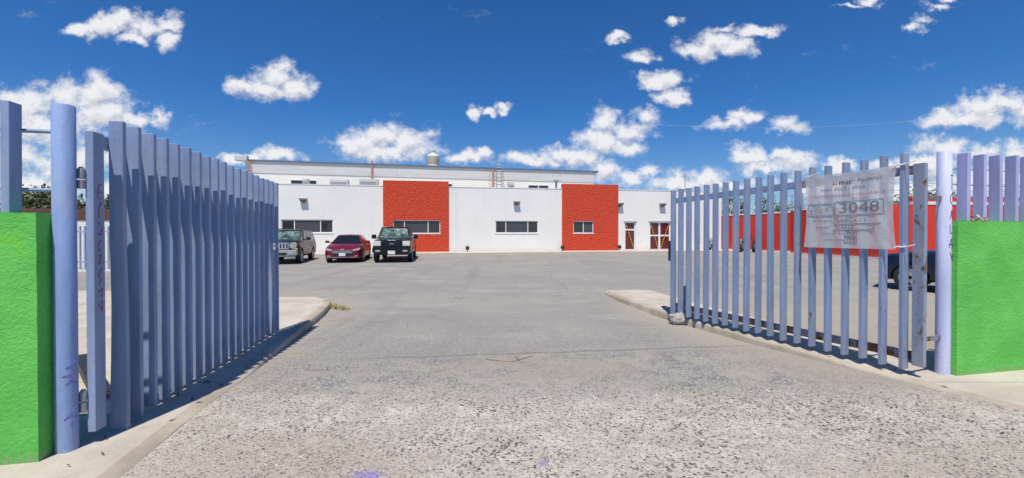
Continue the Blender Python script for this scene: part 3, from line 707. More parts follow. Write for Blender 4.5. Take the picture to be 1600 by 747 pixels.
# tag on the pale post (runs down its right edge)
ang = math.atan2(-PR.y, -PR.x)+R(48)
L_ = []; z = 0.0
L_ += [[(-.02, 0), (.03, 0)], [(0, 0), (0, -.16)], [(.015, -.2), (-.02, -.24), (-.02, -.3), (.02, -.34)], [(-.02, -.5), (.0, -.4), (.02, -.5)], [(-.01, -.46), (.012, -.46)], [(-.02, -.56), (-.02, -.66), (.02, -.66)], [(-.03, -.82), (.0, -.72), (.02, -.84)], [(-.03, -.79), (.03, -.79)], [(-.02, -.88), (.02, -.98)], [(.02, -.9), (.02, -.98)]]
for ln in L_: cyl_strokes(Vector((PR.x, PR.y, 0)), .0675, ang+.3, 2.28, [ln], .004).build('graffiti', 'graffiti_navy', pr)
ang = math.atan2(-PL.y, -PL.x)
for ln in [[(-.02, 0), (.05, .05)], [(-.04, -.06), (.01, -.05)], [(-.02, -.12), (.03, -.06)], [(.0, -.1), (.05, -.13)], [(-.03, -.38), (.04, -.3)], [(.0, -.42), (.05, -.36)]]:
    cyl_strokes(Vector((PL.x, PL.y, 0)), .0675, ang+.25, .62, [ln], .004).build('graffiti', 'graffiti_purple', pl)
# fixed picket fences on the walls
def fixed_fence(A, sgn, offs, label, mat, thin):
    r = thing('picket_fence', (A.x, A.y, 1.755), label, 'fence')
    rot = Matrix.Rotation(math.atan2(U.y, U.x), 3, 'Z')
    pm = None
    for i, s_ in enumerate(offs):
        p = A+U*sgn*s_+V*.10
        b = MB().box((0, 0, .395), (.052, .105, .79), rot)
        o = b.build('picket', mat, r, bevel=.004, local=True) if pm is None else None
        if pm is None: pm = o
        else: o = pm.copy(); C.objects.link(o); o.parent = r
        o.location = (p.x-A.x, p.y-A.y, rnd.uniform(-.006, .006)+.002); o.rotation_euler = (rnd.uniform(-.006, .006), rnd.uniform(-.006, .006), 0)
    e = max(offs)+.3
    for z_, rr_ in (((2.375, .006), (2.19, .006), (2.05, .006)) if thin else ((2.36, .016), (1.93, .016))):
        p0 = A+V*.165-U*sgn*.02; p1 = A+U*sgn*e+V*.165
        MB().tube([(p0.x, p0.y, z_), (p1.x, p1.y, z_)], rr_, 6).build('rail', mat if not thin else 'grey_metal', r)
    return r
fixed_fence(AL_, -1, [.215+.25*i for i in range(16)], 'blue steel pickets standing on top of the left green wall', 'blue_paint', False)
fixed_fence(AR_, 1, [.24+.255*i for i in range(20)], 'lavender steel pickets standing on top of the right green wall', 'violet_paint', True)
p = AR_+U*.37+V*.04
nb = MB(); 
for i in range(14): nb.box((p.x+rnd.uniform(-.09, .09), p.y+rnd.uniform(-.03, .03), 1.757+rnd.uniform(.01, .05)), (rnd.uniform(.02, .06), rnd.uniform(.02, .05), rnd.uniform(.01, .04)), Matrix.Rotation(rnd.uniform(0, 3), 3, Vector((rnd.random(), rnd.random(), rnd.random())).normalized()))
tag(nb.build('crumpled_wrapper', 'litter'), 'crumpled pale litter lying on top of the right green wall between pickets', 'litter')

# ------------------------------------------------------------------ gate leaves
def leaf(P0, P18, zt0, zt18, zb0, zb18, hinge, side, label, mat, rusty):
    """side=+1: rails stand on the -p side (left leaf) ; the camera sees the other"""
    P0 = Vector((*P0, 0)); P18 = Vector((*P18, 0)); Dv = (P18-P0); Ln = Dv.length; Dn = Dv.normalized(); Pn = Vector((Dn.y, -Dn.x, 0))
    r = thing('gate_leaf', (P0.x, P0.y, 0), label, 'gate', 'swung-open gate leaves')
    rot = Matrix.Rotation(math.atan2(Dn.y, Dn.x), 3, 'Z')
    W, TK = .104, .042
    def zt(t): return zt0+(zt18-zt0)*t
    def zb(t): return zb0+(zb18-zb0)*t
    for i in range(19):
        t = i/18; c = P0+Dn*Ln*t
        b = MB(); nz = 12
        top, bot = zt(t)+rnd.uniform(-.008, .008), zb(t)+rnd.uniform(-.01, .012)
        bend = 0; tw = rnd.uniform(-.03, .03)
        lean = rnd.uniform(-.008, .008)
        if side > 0 and i == 0: bend = .018; bot -= .05
        if side > 0 and i == 16: bend = -.05
        if side > 0 and i == 17: bend = .03
        rings = []
        for k_ in range(nz+1):
            f = k_/nz; z = bot+(top-bot)*f
            off_ = bend*math.sin(math.pi*min(1, f*1.6))*(1 if f < .62 else 0) + lean*f + rnd.uniform(-.0012, .0012)
            sq = 1.0
            if side > 0 and i == 0 and f < .45: sq = 1+.28*(.45-f)/.45*(1)
            a = tw*(1-f)*(4 if side > 0 and i == 0 else 1)
            ca, sa = math.cos(a), math.sin(a)
            ring = []
            for (dx, dy) in ((-TK/2, -W/2*sq), (TK/2, -W/2*sq), (TK/2, W/2*sq), (-TK/2, W/2*sq)):
                x_, y_ = dx*ca-dy*sa, dx*sa+dy*ca
                ring.append(c+Dn*(x_+off_)+Pn*y_+Vector((0, 0, z)))
            rings.append(ring)
        for k_ in range(nz):
            n0 = len(b.v); b.v += rings[k_]+rings[k_+1]
            b.f += [(n0+j, n0+(j+1) % 4, n0+4+(j+1) % 4, n0+4+j) for j in range(4)]
        n0 = len(b.v); b.v += rings[0]+rings[-1]; b.f += [(n0+3, n0+2, n0+1, n0), (n0+4, n0+5, n0+6, n0+7)]
        me_b = b
        o = me_b.build('picket', 'blue_paint_rusty' if i in rusty else mat, r)
        bm = bmesh.new(); bm.from_mesh(o.data); bmesh.ops.remove_doubles(bm, verts=bm.verts, dist=1e-4); bmesh.ops.recalc_face_normals(bm, faces=bm.faces)
        ed = [e for e in bm.edges if len(e.link_faces) == 2 and e.calc_face_angle() > 1.0]
        bmesh.ops.bevel(bm, geom=ed, offset=.004, segments=1, affect='EDGES'); bm.to_mesh(o.data); bm.free()
    # frame (on the far side of the pickets as seen from the driveway)
    sgn = -1 if side > 0 else 1
    off0 = sgn*(W/2+.028)
    def rail(z0f, z1f, t0, t1, m_):
        a = P0+Dn*t0+Pn*off0; b_ = P0+Dn*t1+Pn*off0; th = Pn*.025
        q0, q1 = t0/Ln, t1/Ln
        MB().hexa([a-th+Vector((0, 0, z0f(q0))), b_-th+Vector((0, 0, z0f(q1))), b_+th+Vector((0, 0, z0f(q1))), a+th+Vector((0, 0, z0f(q0)))],
                  [a-th+Vector((0, 0, z1f(q0))), b_-th+Vector((0, 0, z1f(q1))), b_+th+Vector((0, 0, z1f(q1))), a+th+Vector((0, 0, z1f(q0)))]).build('rail', m_, r, bevel=.004)
    hs = hinge
    if side > 0:
        rail(lambda t: zt(t)-.24, lambda t: zt(t)-.14, -hs+.03, Ln+.05, mat); rail(lambda t: zb(t)+.12, lambda t: zb(t)+.22, -hs+.03, Ln+.05, mat)
    else:
        rail(lambda t: zt(t)-.25, lambda t: zt(t)-.15, -hs+.03, 1.26, 'rail_rusty'); rail(lambda t: zt(t)-.25, lambda t: zt(t)-.15, 1.262, Ln+.05, mat)
        rail(lambda t: zb(t)+.10, lambda t: zb(t)+.20, -hs+.03, Ln+.05, 'rail_rusty')
    a = P0-Dn*hs+Pn*off0*.35
    sb = MB().box((a.x, a.y, (zt0-.14+zb0+.06)/2), (.11, .055, zt0-.14-zb0-.06), rot @ Matrix.Rotation(0 if side > 0 else R(0), 3, 'Z'))
    stile = sb.build('stile', 'stile_rusty' if side < 0 else mat, r, bevel=.004)
    e = P18+Pn*off0+Dn*.06
    MB().box((e.x, e.y, (zt18-.14+zb18+.08)/2), (.05, .05, zt18-.14-zb18-.08), rot).build('end_stile', mat, r)
    return r, P0, Dn, Pn, Ln, off0, stile, a
gl, P0, Dn, Pn, Ln, off0, stl, sa = leaf((-3.235, 3.575), (-3.83, 7.03), 2.53, 2.43, .03, .055, .20, 1,
     'left gate leaf of blue pickets, mostly in shade, with red graffiti on its hinge stile', 'blue_paint', ())
# hinges of the left leaf
for z_ in (2.02, .33):
    b = MB().tube([(-3.262, 3.300, z_-.07), (-3.262, 3.300, z_-.005)], .024, 14); b.tube([(-3.262, 3.300, z_+.005), (-3.262, 3.300, z_+.075), (-3.262, 3.300, z_+.095)], [.024, .024, .012], 14)
    b.build('hinge', 'grey_metal', gl, smooth=True)
# red tag on the stile, on the face turned to the driveway
tagl = [[(.03, .01), (-.01, .0), (-.02, -.09), (.03, -.1)], [(-.02, -.05), (.03, -.045)], [(.02, -.12), (-.005, -.16), (-.01, -.24)], [(-.02, -.27), (.02, -.29), (.03, -.33), (.0, -.37), (-.02, -.35)], [(.02, -.40), (-.02, -.43), (-.01, -.48), (.02, -.47)], [(-.03, -.52), (.02, -.51), (-.02, -.58), (.03, -.57)], [(.02, -.61), (-.02, -.66), (.02, -.69), (-.01, -.73)], [(-.02, -.78), (.03, -.76), (.02, -.82)], [(-.02, -.87), (.02, -.93), (.03, -.85)]]
for ln in tagl: strokes(sa+Pn*.0295+Vector((0, 0, 1.98)), Dn*.8, Vector((0, 0, 1.05)), [ln], .0028).build('graffiti', 'graffiti_red', gl)
e_ = P0+Dn*(Ln-.28)+Pn*.062
lk = MB(); lk.box((e_.x, e_.y, 1.42), (.05, .07, .10)); lk.tube([e_+Vector((0, 0, 1.42)), e_+Pn*.08+Vector((0, 0, 1.43))], .014, 8)
lk.build('latch', 'chrome', gl)
ch = MB(); c0 = P0+Dn*(Ln-.33)+Pn*.07
for i in range(16):
    p = c0+Dn*(i*.002)+Vector((0, 0, 1.30-i*.035)); ch.tube([p+Vector((-.008, 0, -.016)), p+Vector((.008, 0, .016))], .007, 5)
ch.build('chain', 'steel_galv', gl)

gr, Q0, Dq, Pq, Lq, offq, stq, sq_ = leaf((4.50, 4.99), (3.165, 8.55), 2.54, 2.47, .064, .055, .13, -1,
     'right gate leaf of blue pickets in sun, with a rusty hinge stile and a banner', 'blue_paint', (0, 1, 5, 6))
for z_ in (2.02, .42):
    h_ = sq_+Vector((.075, .02, z_)); hb = MB().tube([h_-Vector((0, 0, .07)), h_+Vector((0, 0, .07))], .022, 12); mid_ = (h_+Vector((PR.x, PR.y, z_)))/2; dv_ = Vector((PR.x, PR.y, z_))-h_; hb.box(mid_, (dv_.length*.9, .02, .05), Matrix.Rotation(math.atan2(dv_.y, dv_.x), 3, 'Z'))
    hb.build('hinge', 'rail_rusty', gr)
e_ = Q0+Dq*(Lq+.085)+Pq*offq
MB().box((e_.x-.03, e_.y, 1.28), (.11, .10, .40), Matrix.Rotation(math.atan2(Dq.y, Dq.x), 3, 'Z')).build('lock_box', 'black_plastic', gr, bevel=.02)
e_ = Q0+Dq*(Lq-.15)+Pq*(offq+.06)
db = MB().box((e_.x, e_.y, .34), (.045, .07, .52)); db.tube([(e_.x, e_.y, .60), (e_.x+.14, e_.y, .60)], .014, 6)
db.build('drop_bolt', 'blue_paint', gr)

# ------------------------------------------------------------------ banner on the right leaf
def text_mesh(txt, size, italic=0):
    cu = bpy.data.curves.new('t', 'FONT'); cu.body = txt; cu.size = size; cu.shear = italic; cu.resolution_u = 3
    o = bpy.data.objects.new('t', cu); C.objects.link(o); dg = bpy.context.evaluated_depsgraph_get(); me = bpy.data.meshes.new_from_object(o.evaluated_get(dg))
    vs = [v.co.copy() for v in me.vertices]; fs = [tuple(p.vertices) for p in me.polygons]
    bpy.data.objects.remove(o); bpy.data.meshes.remove(me); return vs, fs
BW, BH = 1.08, .985
tA = .045; tB = tA+BW     # along the leaf from the hinge side; text starts at the far side (tB)
def bsurf(u, v, lift=0):
    """u 0..1 from left (far) to right (near) as read, v 0..1 bottom to top"""
    s_ = tB-(tB-tA)*u; q0 = u
    s_ -= .035*math.sin(math.pi*v)*(1-u)**2*1.0      # left hem pulled in
    s_ += .028*math.sin(math.pi*v)*u**3
    base_ = Q0+Dq*s_-Pq*(.051+.008)
    zt_ = 2.405-.0*u + .018*math.sin(math.pi*u)*-1; zb_ = 2.405-BH+.01
    if u < .5: pass
    z = zb_+(zt_-zb_)*v
    wv = .6*.010*math.sin(u*31+v*3)*(.35+.65*(1-v)) + .008*mnoise.noise(Vector((u*5, v*4, 3))) + .003*mnoise.noise(Vector((u*16+v*5, v*3, 8)))
    return base_-Pq*(max(.0, wv+.012)+lift)+Vector((0, 0, z))
ban = thing('banner', (Q0.x, Q0.y, 1.4), 'translucent white printed banner numbered 3048 tied to the right gate leaf', 'banner')
bb = MB(); nu, nv = 60, 40
for j in range(nv+1):
    for i in range(nu+1): bb.v.append(bsurf(i/nu, j/nv))
for j in range(nv):
    for i in range(nu): bb.f.append((j*(nu+1)+i, j*(nu+1)+i+1, (j+1)*(nu+1)+i+1, (j+1)*(nu+1)+i))
bb.build('sheet', 'banner_cloth', ban, smooth=True, auto=80)
def btext(txt, u, v, h, mat, width=None, italic=0, name='lettering', bold=0):
    vs, fs = text_mesh(txt, h*1.38)
    mx = max(a.x for a in vs); mn = min(a.x for a in vs); k_ = (width*BW/(mx-mn)) if width else 1
    b = MB()
    for dx in ((0,) if not bold else (0, bold)):
        b.add([bsurf(u+((a.x-mn)*k_+dx+a.y*italic)/BW, v+a.y/BH, .003) for a in vs], fs)
    me = b.build(name, mat, ban); return me
def bline(pts, mat='black_ink', w_=.0035, name='ruled_line'):
    b = MB(); pp = []
    for (a, c) in zip(pts, pts[1:]):
        n = max(2, int(math.hypot((c[0]-a[0]), (c[1]-a[1]))*40))
        pp += [(a[0]+(c[0]-a[0])*i/n, a[1]+(c[1]-a[1])*i/n) for i in range(n)]
    pp.append(pts[-1]); b.tube([bsurf(x, y, .003) for x, y in pp], w_, 4); return b
def boxlines(u0, v0, u1, v1): return [(u0, v0), (u1, v0), (u1, v1), (u0, v1), (u0, v0)]
btext('INE', .42, .845, .05, 'black_ink', .15, bold=.004)
lg = MB();
for tri in (((.335, .85), (.372, .85), (.354, .875)), ((.345, .878), (.363, .878), (.354, .9)), ((.372, .85), (.40, .85), (.387, .872))):
    lg.add([bsurf(a, c, .003) for a, c in tri], [(0, 1, 2)])
lg.build('emblem', 'red_ink', ban)
btext('Federal', .62, .86, .05, 'grey_ink', .24, italic=.3)
btext('PROCESO', .20, .775, .022, 'black_ink', .13); btext('2023 - 2024', .36, .775, .04, 'grey_ink', .34)
btext('AQUÍ SE INSTALARÁ(N) LA(S) CASILLA(S) DE LA', .07, .69, .03, 'red_ink', .84)
btext('SECCIÓN:', .56, .635, .030, 'red_ink', .2)
btext('3048', .42, .47, .135, 'grey_ink', .44)
for vs_ in (boxlines(.37, .44, .90, .62), boxlines(.03, .44, .35, .60)): bline(vs_, 'grey_ink').build('ruled_box', 'grey_ink', ban)
btext('2', .25, .50, .05, 'black_ink'); btext('2', .05, .46, .06, 'black_ink')
for i in range(5): btext('TIPO DE CASILLA', .1, .56-i*.022, .010, 'grey_ink', .12)
btext('TIPO DE CASILLA:', .08, .355, .020, 'black_ink', .26); btext('BÁSICA - 1', .39, .345, .05, 'grey_ink', .32)
bline([(.36, .41), (.36, .325), (.88, .325)]).build('ruled_line', 'grey_ink', ban)
btext('MUNICIPIO:', .13, .265, .020, 'black_ink', .18); btext('JUÁREZ', .37, .255, .045, 'grey_ink', .22); bline([(.35, .245), (.80, .245), (.80, .31)]).build('ruled_line', 'grey_ink', ban)
btext('DISTRITO ELECTORAL:', .22, .185, .018, 'black_ink', .26); btext('02', .51, .175, .045, 'grey_ink', .09); bline(boxlines(.49, .165, .62, .235)).build('ruled_box', 'grey_ink', ban)
btext('DISTRITO LOCAL:', .25, .10, .018, 'black_ink', .24); btext('03', .51, .09, .045, 'grey_ink', .09); bline(boxlines(.49, .08, .62, .15)).build('ruled_box', 'grey_ink', ban)
for (u, v, s1) in ((.985, .985, -1), (.985, .02, -1), (.01, .985, 1), (.01, .02, 1)):
    c = bsurf(u, v, .005); k0 = Q0+Dq*(0 if s1 < 0 else 1.06)-Pq*.06; k0.z = c.z+.01
    b = MB().tube([c, (c+k0)/2+Vector((0, 0, .012)), k0, k0-Dq*.04+Pq*.02+Vector((0, 0, .01))], .009 if s1 < 0 else .006, 6)
    b.tube([k0, k0-Dq*.07+Vector((0, 0, .012)), k0-Dq*.13+Vector((0, 0, .03))], .006, 6)
    b.build('tie', 'rope', ban)

# ------------------------------------------------------------------ rock, grass, pebbles
def rock(loc, dims, label, seed):
    bm = bmesh.new(); bmesh.ops.create_icosphere(bm, subdivisions=3, radius=1)
    for v in bm.verts:
        n = v.co.normalized(); d_ = 1+.35*mnoise.noise(n*1.3+Vector((seed, 0, 0)))+.12*mnoise.noise(n*3.5+Vector((0, seed, 0)))
        q_ = n*d_; v.co = Vector((q_.x*dims[0], q_.y*dims[1], (q_.z+.25)*dims[2]))
    me = bpy.data.meshes.new('rock'); bm.to_mesh(me); bm.free(); me.materials.append(M['stone'])
    o = bpy.data.objects.new('rock', me); C.objects.link(o); o.location = loc; tag(o, label, 'rock')
rock((PX(1054, 8.6), 8.35, -.04), (.19, .13, .12), 'football-sized pale grey rock wedged under the free end of the right gate', 3)
gt = MB()
for i in range(260):
    u = rnd.random()**.7; x = -4.33+.62*u+rnd.gauss(0, .05); y = 10.15-.25*u+rnd.gauss(0, .09); h_ = rnd.uniform(.05, .17)*(1.1-u*.8); a = rnd.uniform(0, 6.28); l = rnd.uniform(.03, .12)
    z = zg(x, y)
    w_ = .006; px_ = Vector((math.sin(a)*w_, -math.cos(a)*w_, 0)); b0 = Vector((x, y, z)); m_ = b0+Vector((math.cos(a)*l*.4, math.sin(a)*l*.4, h_*.7)); tp = b0+Vector((math.cos(a)*l, math.sin(a)*l, h_))
    gt.add([b0-px_, b0+px_, m_+px_*.7, m_-px_*.7, tp], [(0, 1, 2, 3), (3, 2, 4)])
tag(gt.build('grass_tuft', 'dry_grass'), 'dry yellow-green grass tuft at the tip of the left kerb', 'grass')
pb = MB()
def pebble(x, y, r_):
    a = rnd.uniform(0, 3.14); ca, sa = math.cos(a), math.sin(a); z = zg(x, y)+.001; k_ = len(pb.v)
    for (dx, dy, dz) in ((1, 0, .1), (.3, .8, .1), (-.8, .5, .1), (-.8, -.6, .1), (.4, -.8, .1), (.2, .1, .75), (-.3, -.2, .7)):
        dx *= r_*rnd.uniform(.8, 1.2); dy *= r_*rnd.uniform(.6, .9); pb.v.append(Vector((x+dx*ca-dy*sa, y+dx*sa+dy*ca, z+dz*r_*.55)))
    pb.f += [(k_+a_, k_+b_, k_+c_) for a_, b_, c_ in ((0, 1, 5), (1, 2, 6), (2, 3, 6), (3, 4, 6), (4, 0, 5), (1, 6, 5), (6, 4, 5))]
for i in range(15000):
    y = 1.9+(2.7 if i < 11500 else 5.0)*rnd.random(); x = rnd.uniform(-3.2, 5.0)
    if i < 11500 and mnoise.noise(Vector((x*.9, y*1.3, 4)))*.5+.5+.25 < rnd.random()*1.1: continue
    if x < -2.1-.18*y*.9+.25 or x > 5.5-.22*y-.45: continue
    pebble(x, y, rnd.choice((.004, .005, .006, .007, .008, .010, .013, .015) if i < 11500 else (.004, .005, .006, .006, .008)))
for i in range(900):
    y = rnd.uniform(6, 17); x = rnd.uniform(-3, 3); pebble(x, y, rnd.uniform(.006, .014))
tag(pb.build('loose_gravel', 'pebble'), 'loose small stones scattered over the driveway', 'gravel', kind='stuff')
lf = MB()
for i in range(46):
    y = rnd.uniform(2.6, 6.5); side = rnd.random() < .7; x = (-2.35-.18*y+rnd.uniform(-.25, .15)) if side else (5.45-.22*y+rnd.uniform(-.1, .3))
    a = rnd.uniform(0, 3.14); l = rnd.uniform(.015, .045); z = .008
    d1 = Vector((math.cos(a), math.sin(a), 0))*l; d2 = Vector((-math.sin(a), math.cos(a), 0))*l*.3
    c = Vector((x, y, z)); lf.add([c-d1, c-d2+Vector((0, 0, .004)), c+d1+Vector((0, 0, .008)), c+d2+Vector((0, 0, .002))], [(0, 1, 2, 3)])
tag(lf.build('leaf_litter', 'bark'), 'dry brown leaf scraps along the kerbs', 'leaves', kind='stuff')
# thin twig-like cracks of tar in front of the driveway (dry twigs)
tw = MB(); z = zg(.2, 5.7)+.012
for ln in ([(-.35, 5.78), (-.05, 5.66), (.2, 5.62), (.42, 5.5)], [(-.02, 5.66), (.15, 5.8), (.28, 5.95)], [(.05, 5.9), (.12, 5.62), (.22, 5.45)]):
    tw.tube([(a, b_, z-.009) for a, b_ in ln], .003, 5)
tag(tw.build('dry_twig', 'bark'), 'thin dry twig lying in the middle of the driveway', 'twig')

# ------------------------------------------------------------------ cars
def wheel(root, x, y, r_, wdt, rim_mat='alloy', z=0):
    def cyl(rad, x0, x1, n=28):
        b = MB()
        for xx in (x0, x1): b.v += [Vector((xx, y+rad*math.cos(2*math.pi*k_/n), z+r_+rad*math.sin(2*math.pi*k_/n))) for k_ in range(n)]
        b.f += [(k_, (k_+1) % n, n+(k_+1) % n, n+k_) for k_ in range(n)]+[tuple(range(n)), tuple(range(n, 2*n))]; return b
    s_ = 1 if x > 0 else -1; xo = x; xi = x-s_*wdt
    # tyre ring
    n = 32; t = MB(); prof = [(.66*r_, xi), (.93*r_, xi), (r_, xi+s_*wdt*.15), (r_, xo-s_*wdt*.15), (.93*r_, xo), (.68*r_, xo), (.66*r_, xo-s_*.03)]
    for rad, xx in prof: t.v += [Vector((xx, y+rad*math.cos(2*math.pi*k_/n), z+r_+rad*math.sin(2*math.pi*k_/n))) for k_ in range(n)]
    for i in range(len(prof)): 
        i2 = (i+1) % len(prof); t.f += [(i*n+k_, i*n+(k_+1) % n, i2*n+(k_+1) % n, i2*n+k_) for k_ in range(n)]
    wo_ = t.build('wheel', 'rubber', root, smooth=True, local=True)
    cyl(.655*r_, xi+s_*.02, xo-s_*.09).build('brake_drum', 'black_plastic', wo_, local=True)
    sp = MB()
    for k_ in range(5):
        a = 2*math.pi*k_/5+.3; c_, s2 = math.cos(a), math.sin(a); w_ = .085*r_/.36
        ta = Vector((0, -s2, c_)); ra = Vector((0, c_, s2)); ctr = Vector((xo-s_*.03, y, z+r_))
        q_ = [ctr+ra*.05-ta*w_*.7, ctr+ra*.05+ta*w_*.7, ctr+ra*.64*r_+ta*w_, ctr+ra*.64*r_-ta*w_]
        sp.hexa([a_-Vector((s_*.03, 0, 0)) for a_ in q_], [a_+Vector((s_*.005, 0, 0)) for a_ in q_])
    # rim lip
    prof = [(.60*r_, xo-s_*.05), (.60*r_, xo-s_*.002), (.67*r_, xo+s_*.004), (.68*r_, xo-s_*.05)]; n0 = len(sp.v)
    for rad, xx in prof: sp.v += [Vector((xx, y+rad*math.cos(2*math.pi*k_/n), z+r_+rad*math.sin(2*math.pi*k_/n))) for k_ in range(n)]
    for i in range(4):
        i2 = (i+1) % 4; sp.f += [(n0+i*n+k_, n0+i*n+(k_+1) % n, n0+i2*n+(k_+1) % n, n0+i2*n+k_) for k_ in range(n)]
    sp.build('rim', rim_mat, wo_, local=True)
def loft(stations, close=True):
    """stations: (y, [(x,z)...] half section from bottom centre to top centre)"""
    b = MB(); rings = []
    for y, sec in stations:
        full = [(x, z) for x, z in sec]+[(-x, z) for x, z in sec[::-1] if x > 1e-6]
        rings.append([len(b.v)+i for i in range(len(full))]); b.v += [Vector((x, y, z)) for x, z in full]
    n = len(rings[0])
    for r0, r1 in zip(rings, rings[1:]): b.f += [(r0[i], r0[(i+1) % n], r1[(i+1) % n], r1[i]) for i in range(n)]
    b.f += [tuple(rings[0]), tuple(rings[-1])[::-1]]; return b
def carve(o, cutters, y0, rad, hw):
    for (y, rr_) in cutters:
        bm = bmesh.new(); bmesh.ops.create_cone(bm, cap_ends=True, segments=28, radius1=rr_, radius2=rr_, depth=hw*2.4, matrix=Matrix.Translation((0, y, rad)) @ Matrix.Rotation(R(90), 4, 'Y'))
        # keep the middle of the body: two cutters, one per side
        bm.free()
        for s_ in (-1, 1):
            bm = bmesh.new(); bmesh.ops.create_cone(bm, cap_ends=True, segments=28, radius1=rr_, radius2=rr_, depth=.6, matrix=Matrix.Translation((s_*(hw+.02), y, rad)) @ Matrix.Rotation(R(90), 4, 'Y'))
            me = bpy.data.meshes.new('c'); bm.to_mesh(me); bm.free(); c = bpy.data.objects.new('c', me); C.objects.link(c)
            md = o.modifiers.new('b', 'BOOLEAN'); md.operation = 'DIFFERENCE'; md.object = c; md.solver = 'EXACT'
            par = o.parent; o.parent = None; dg = bpy.context.evaluated_depsgraph_get(); nm = bpy.data.meshes.new_from_object(o.evaluated_get(dg)); o.modifiers.clear(); o.data = nm; o.parent = par
            bpy.data.objects.remove(c)
def build_car(root, k_, paint):
    """k_: dict of dimensions; front at y=0 looking to -y"""
    L, hw, zb = k_['L'], k_['hw'], k_['zb']
    hood, cowl, belt = k_['hood'], k_['cowl'], k_['belt']      # hood front height, height at windscreen base, belt line
    yc, yr = k_['ycowl'], k_['yrear']                           # windscreen base, rear base of the cabin
    tail = k_['tail']
    def sec(w_, z0, ztop, cr=.05, sh=.07):
        zm = z0+(ztop-z0)*.45
        return [(0, z0), (w_*.86, z0), (w_*.97, z0+.09), (w_, zm), (w_*.985, ztop-sh*2.0), (w_*.93, ztop-sh*.6), (w_*.80, ztop), (w_*.4, ztop+cr*.7), (0, ztop+cr)]
    rf_ = k_.get('round', 0)
    st = [(0.0, sec(hw*(.80-rf_*.12), zb+.06, hood-.12-rf_*.05, .01, .05)), (.04+rf_*.06, sec(hw*(.88-rf_*.03), zb+.02, hood-.05-rf_*.02, .015, .05)), (.14+rf_*.14, sec(hw*.955, zb, hood-.01, .02+rf_*.03)), (.35+rf_*.15, sec(hw*.99, zb, hood+.01+rf_*.03, .03+rf_*.03)),
          (yc*.55, sec(hw, zb, hood+(cowl-hood)*.6, .035)), (yc, sec(hw, zb, cowl, .03)), (yc+.35, sec(hw, zb, belt, .0)), (L*.55, sec(hw, zb, belt, .0)),
          (yr-.1, sec(hw, zb, belt, .0)), (min(yr+.1, L-.3), sec(hw*.99, zb, tail, .01)), (L-.18, sec(hw*.96, zb+.02, tail-.01, .01)), (L, sec(hw*.86, zb+.08, tail-.12, .0))]
    b = loft(st); o = b.build('body', paint, root, local=True)
    bpy.context.view_layer.update()
    carve(o, [(k_['wf'], k_['wr']+.055), (k_['wb'], k_['wr']+.055)], 0, k_['wr'], hw)
    bm = bmesh.new(); bm.from_mesh(o.data); bm.to_mesh(o.data); bm.free()
    for p in o.data.polygons: p.use_smooth = True
    o.data.set_sharp_from_angle(angle=R(32))
    if not o.data.materials: o.data.materials.append(M[paint])
    # cabin
    rh, wr_, wb_ = k_['roof'], k_['hwr'], hw*.93
    yf0, yf1, yb1, yb0 = yc-.02, k_['yroof0'], k_['yroof1'], yr
    zB = belt-.05
    def ring(y, w_, z): return [Vector((-w_, y, z)), Vector((-w_*.5, y, z+.035)), Vector((w_*.5, y, z+.035)), Vector((w_, y, z))]
    cb = MB()
    low = [(-wb_, yf0, zB), (wb_, yf0, zB), (wb_, yb0, zB), (-wb_, yb0, zB)]
    up = [(-wr_, yf1, rh-.05), (wr_, yf1, rh-.05), (wr_, yb1, rh-.05), (-wr_, yb1, rh-.05)]
    cb.hexa(low, up); cb.build('cabin', paint, root, local=True, bevel=.02, smooth=True)
    rb = loft([(yf1-.03, [(0, rh-.07), (wr_*.95, rh-.07), (wr_*.9, rh-.05), (0, rh-.03)]), (yf1+.15, [(0, rh-.07), (wr_*1.02, rh-.07), (wr_*.9, rh-.015), (0, rh+.0)]),
               ((yf1+yb1)/2, [(0, rh-.07), (wr_*1.02, rh-.07), (wr_*.9, rh-.0), (0, rh+.02)]), (yb1-.1, [(0, rh-.07), (wr_*1.02, rh-.07), (wr_*.9, rh-.015), (0, rh)]), (yb1+.03, [(0, rh-.07), (wr_*.95, rh-.07), (wr_*.9, rh-.05), (0, rh-.04)])])
    rb.build('roof', paint, root, local=True, smooth=True)
    low = [Vector(p) for p in low]; up = [Vector(p) for p in up]
    def face(a, b_, c, d_, u0, u1, v0, v1, off, name, mat, par=root):
        n = (b_-a).cross(d_-a).normalized()
        def pt(u, v): return (a*(1-u)+b_*u)*(1-v)+(d_*(1-u)+c*u)*v+n*off
        return MB().slab(pt(u0, v0), pt(u1, v0), pt(u1, v1), pt(u0, v1), .006).build(name, mat, par, local=True)
    ws = (low[0], low[1], up[1], up[0])
    v0 = .10
    if k_.get('shade'):
        face(*ws, .08, .92, v0+.05, .90, .012, 'sunshade', 'sunshade'); face(*ws, .05, .95, v0, .94, .024, 'windscreen', 'windscreen')
    else: face(*ws, .05, .95, v0, .94, .015, 'windscreen', 'car_glass')
    face(low[2], low[3], up[3], up[2], .08, .92, .14, .9, .012, 'rear_window', 'car_glass')
    for side in (1, -1):
        a, b_, c, d_ = (low[1], low[2], up[2], up[1]) if side > 0 else (low[3], low[0], up[0], up[3])
        for (u0, u1) in k_['side']:
            if side < 0: u0, u1 = 1-u1, 1-u0
            face(a, b_, c, d_, u0, u1, .14, .9, .012, 'side_window', 'car_glass')
        # mirror
        mx = side*(hw+.13); my = yc+.42; mz = belt+.10
        ms = k_.get('mirror', (.17, .1, .14)); mb = MB().box((mx, my, mz), ms); mo = mb.build('wing_mirror', k_.get('mirmat', paint), root, local=True, bevel=.02)
        MB().box((side*(hw-.01), my+.02, mz-.04), (.16, .05, .04)).build('arm', 'black_plastic', mo, local=True)
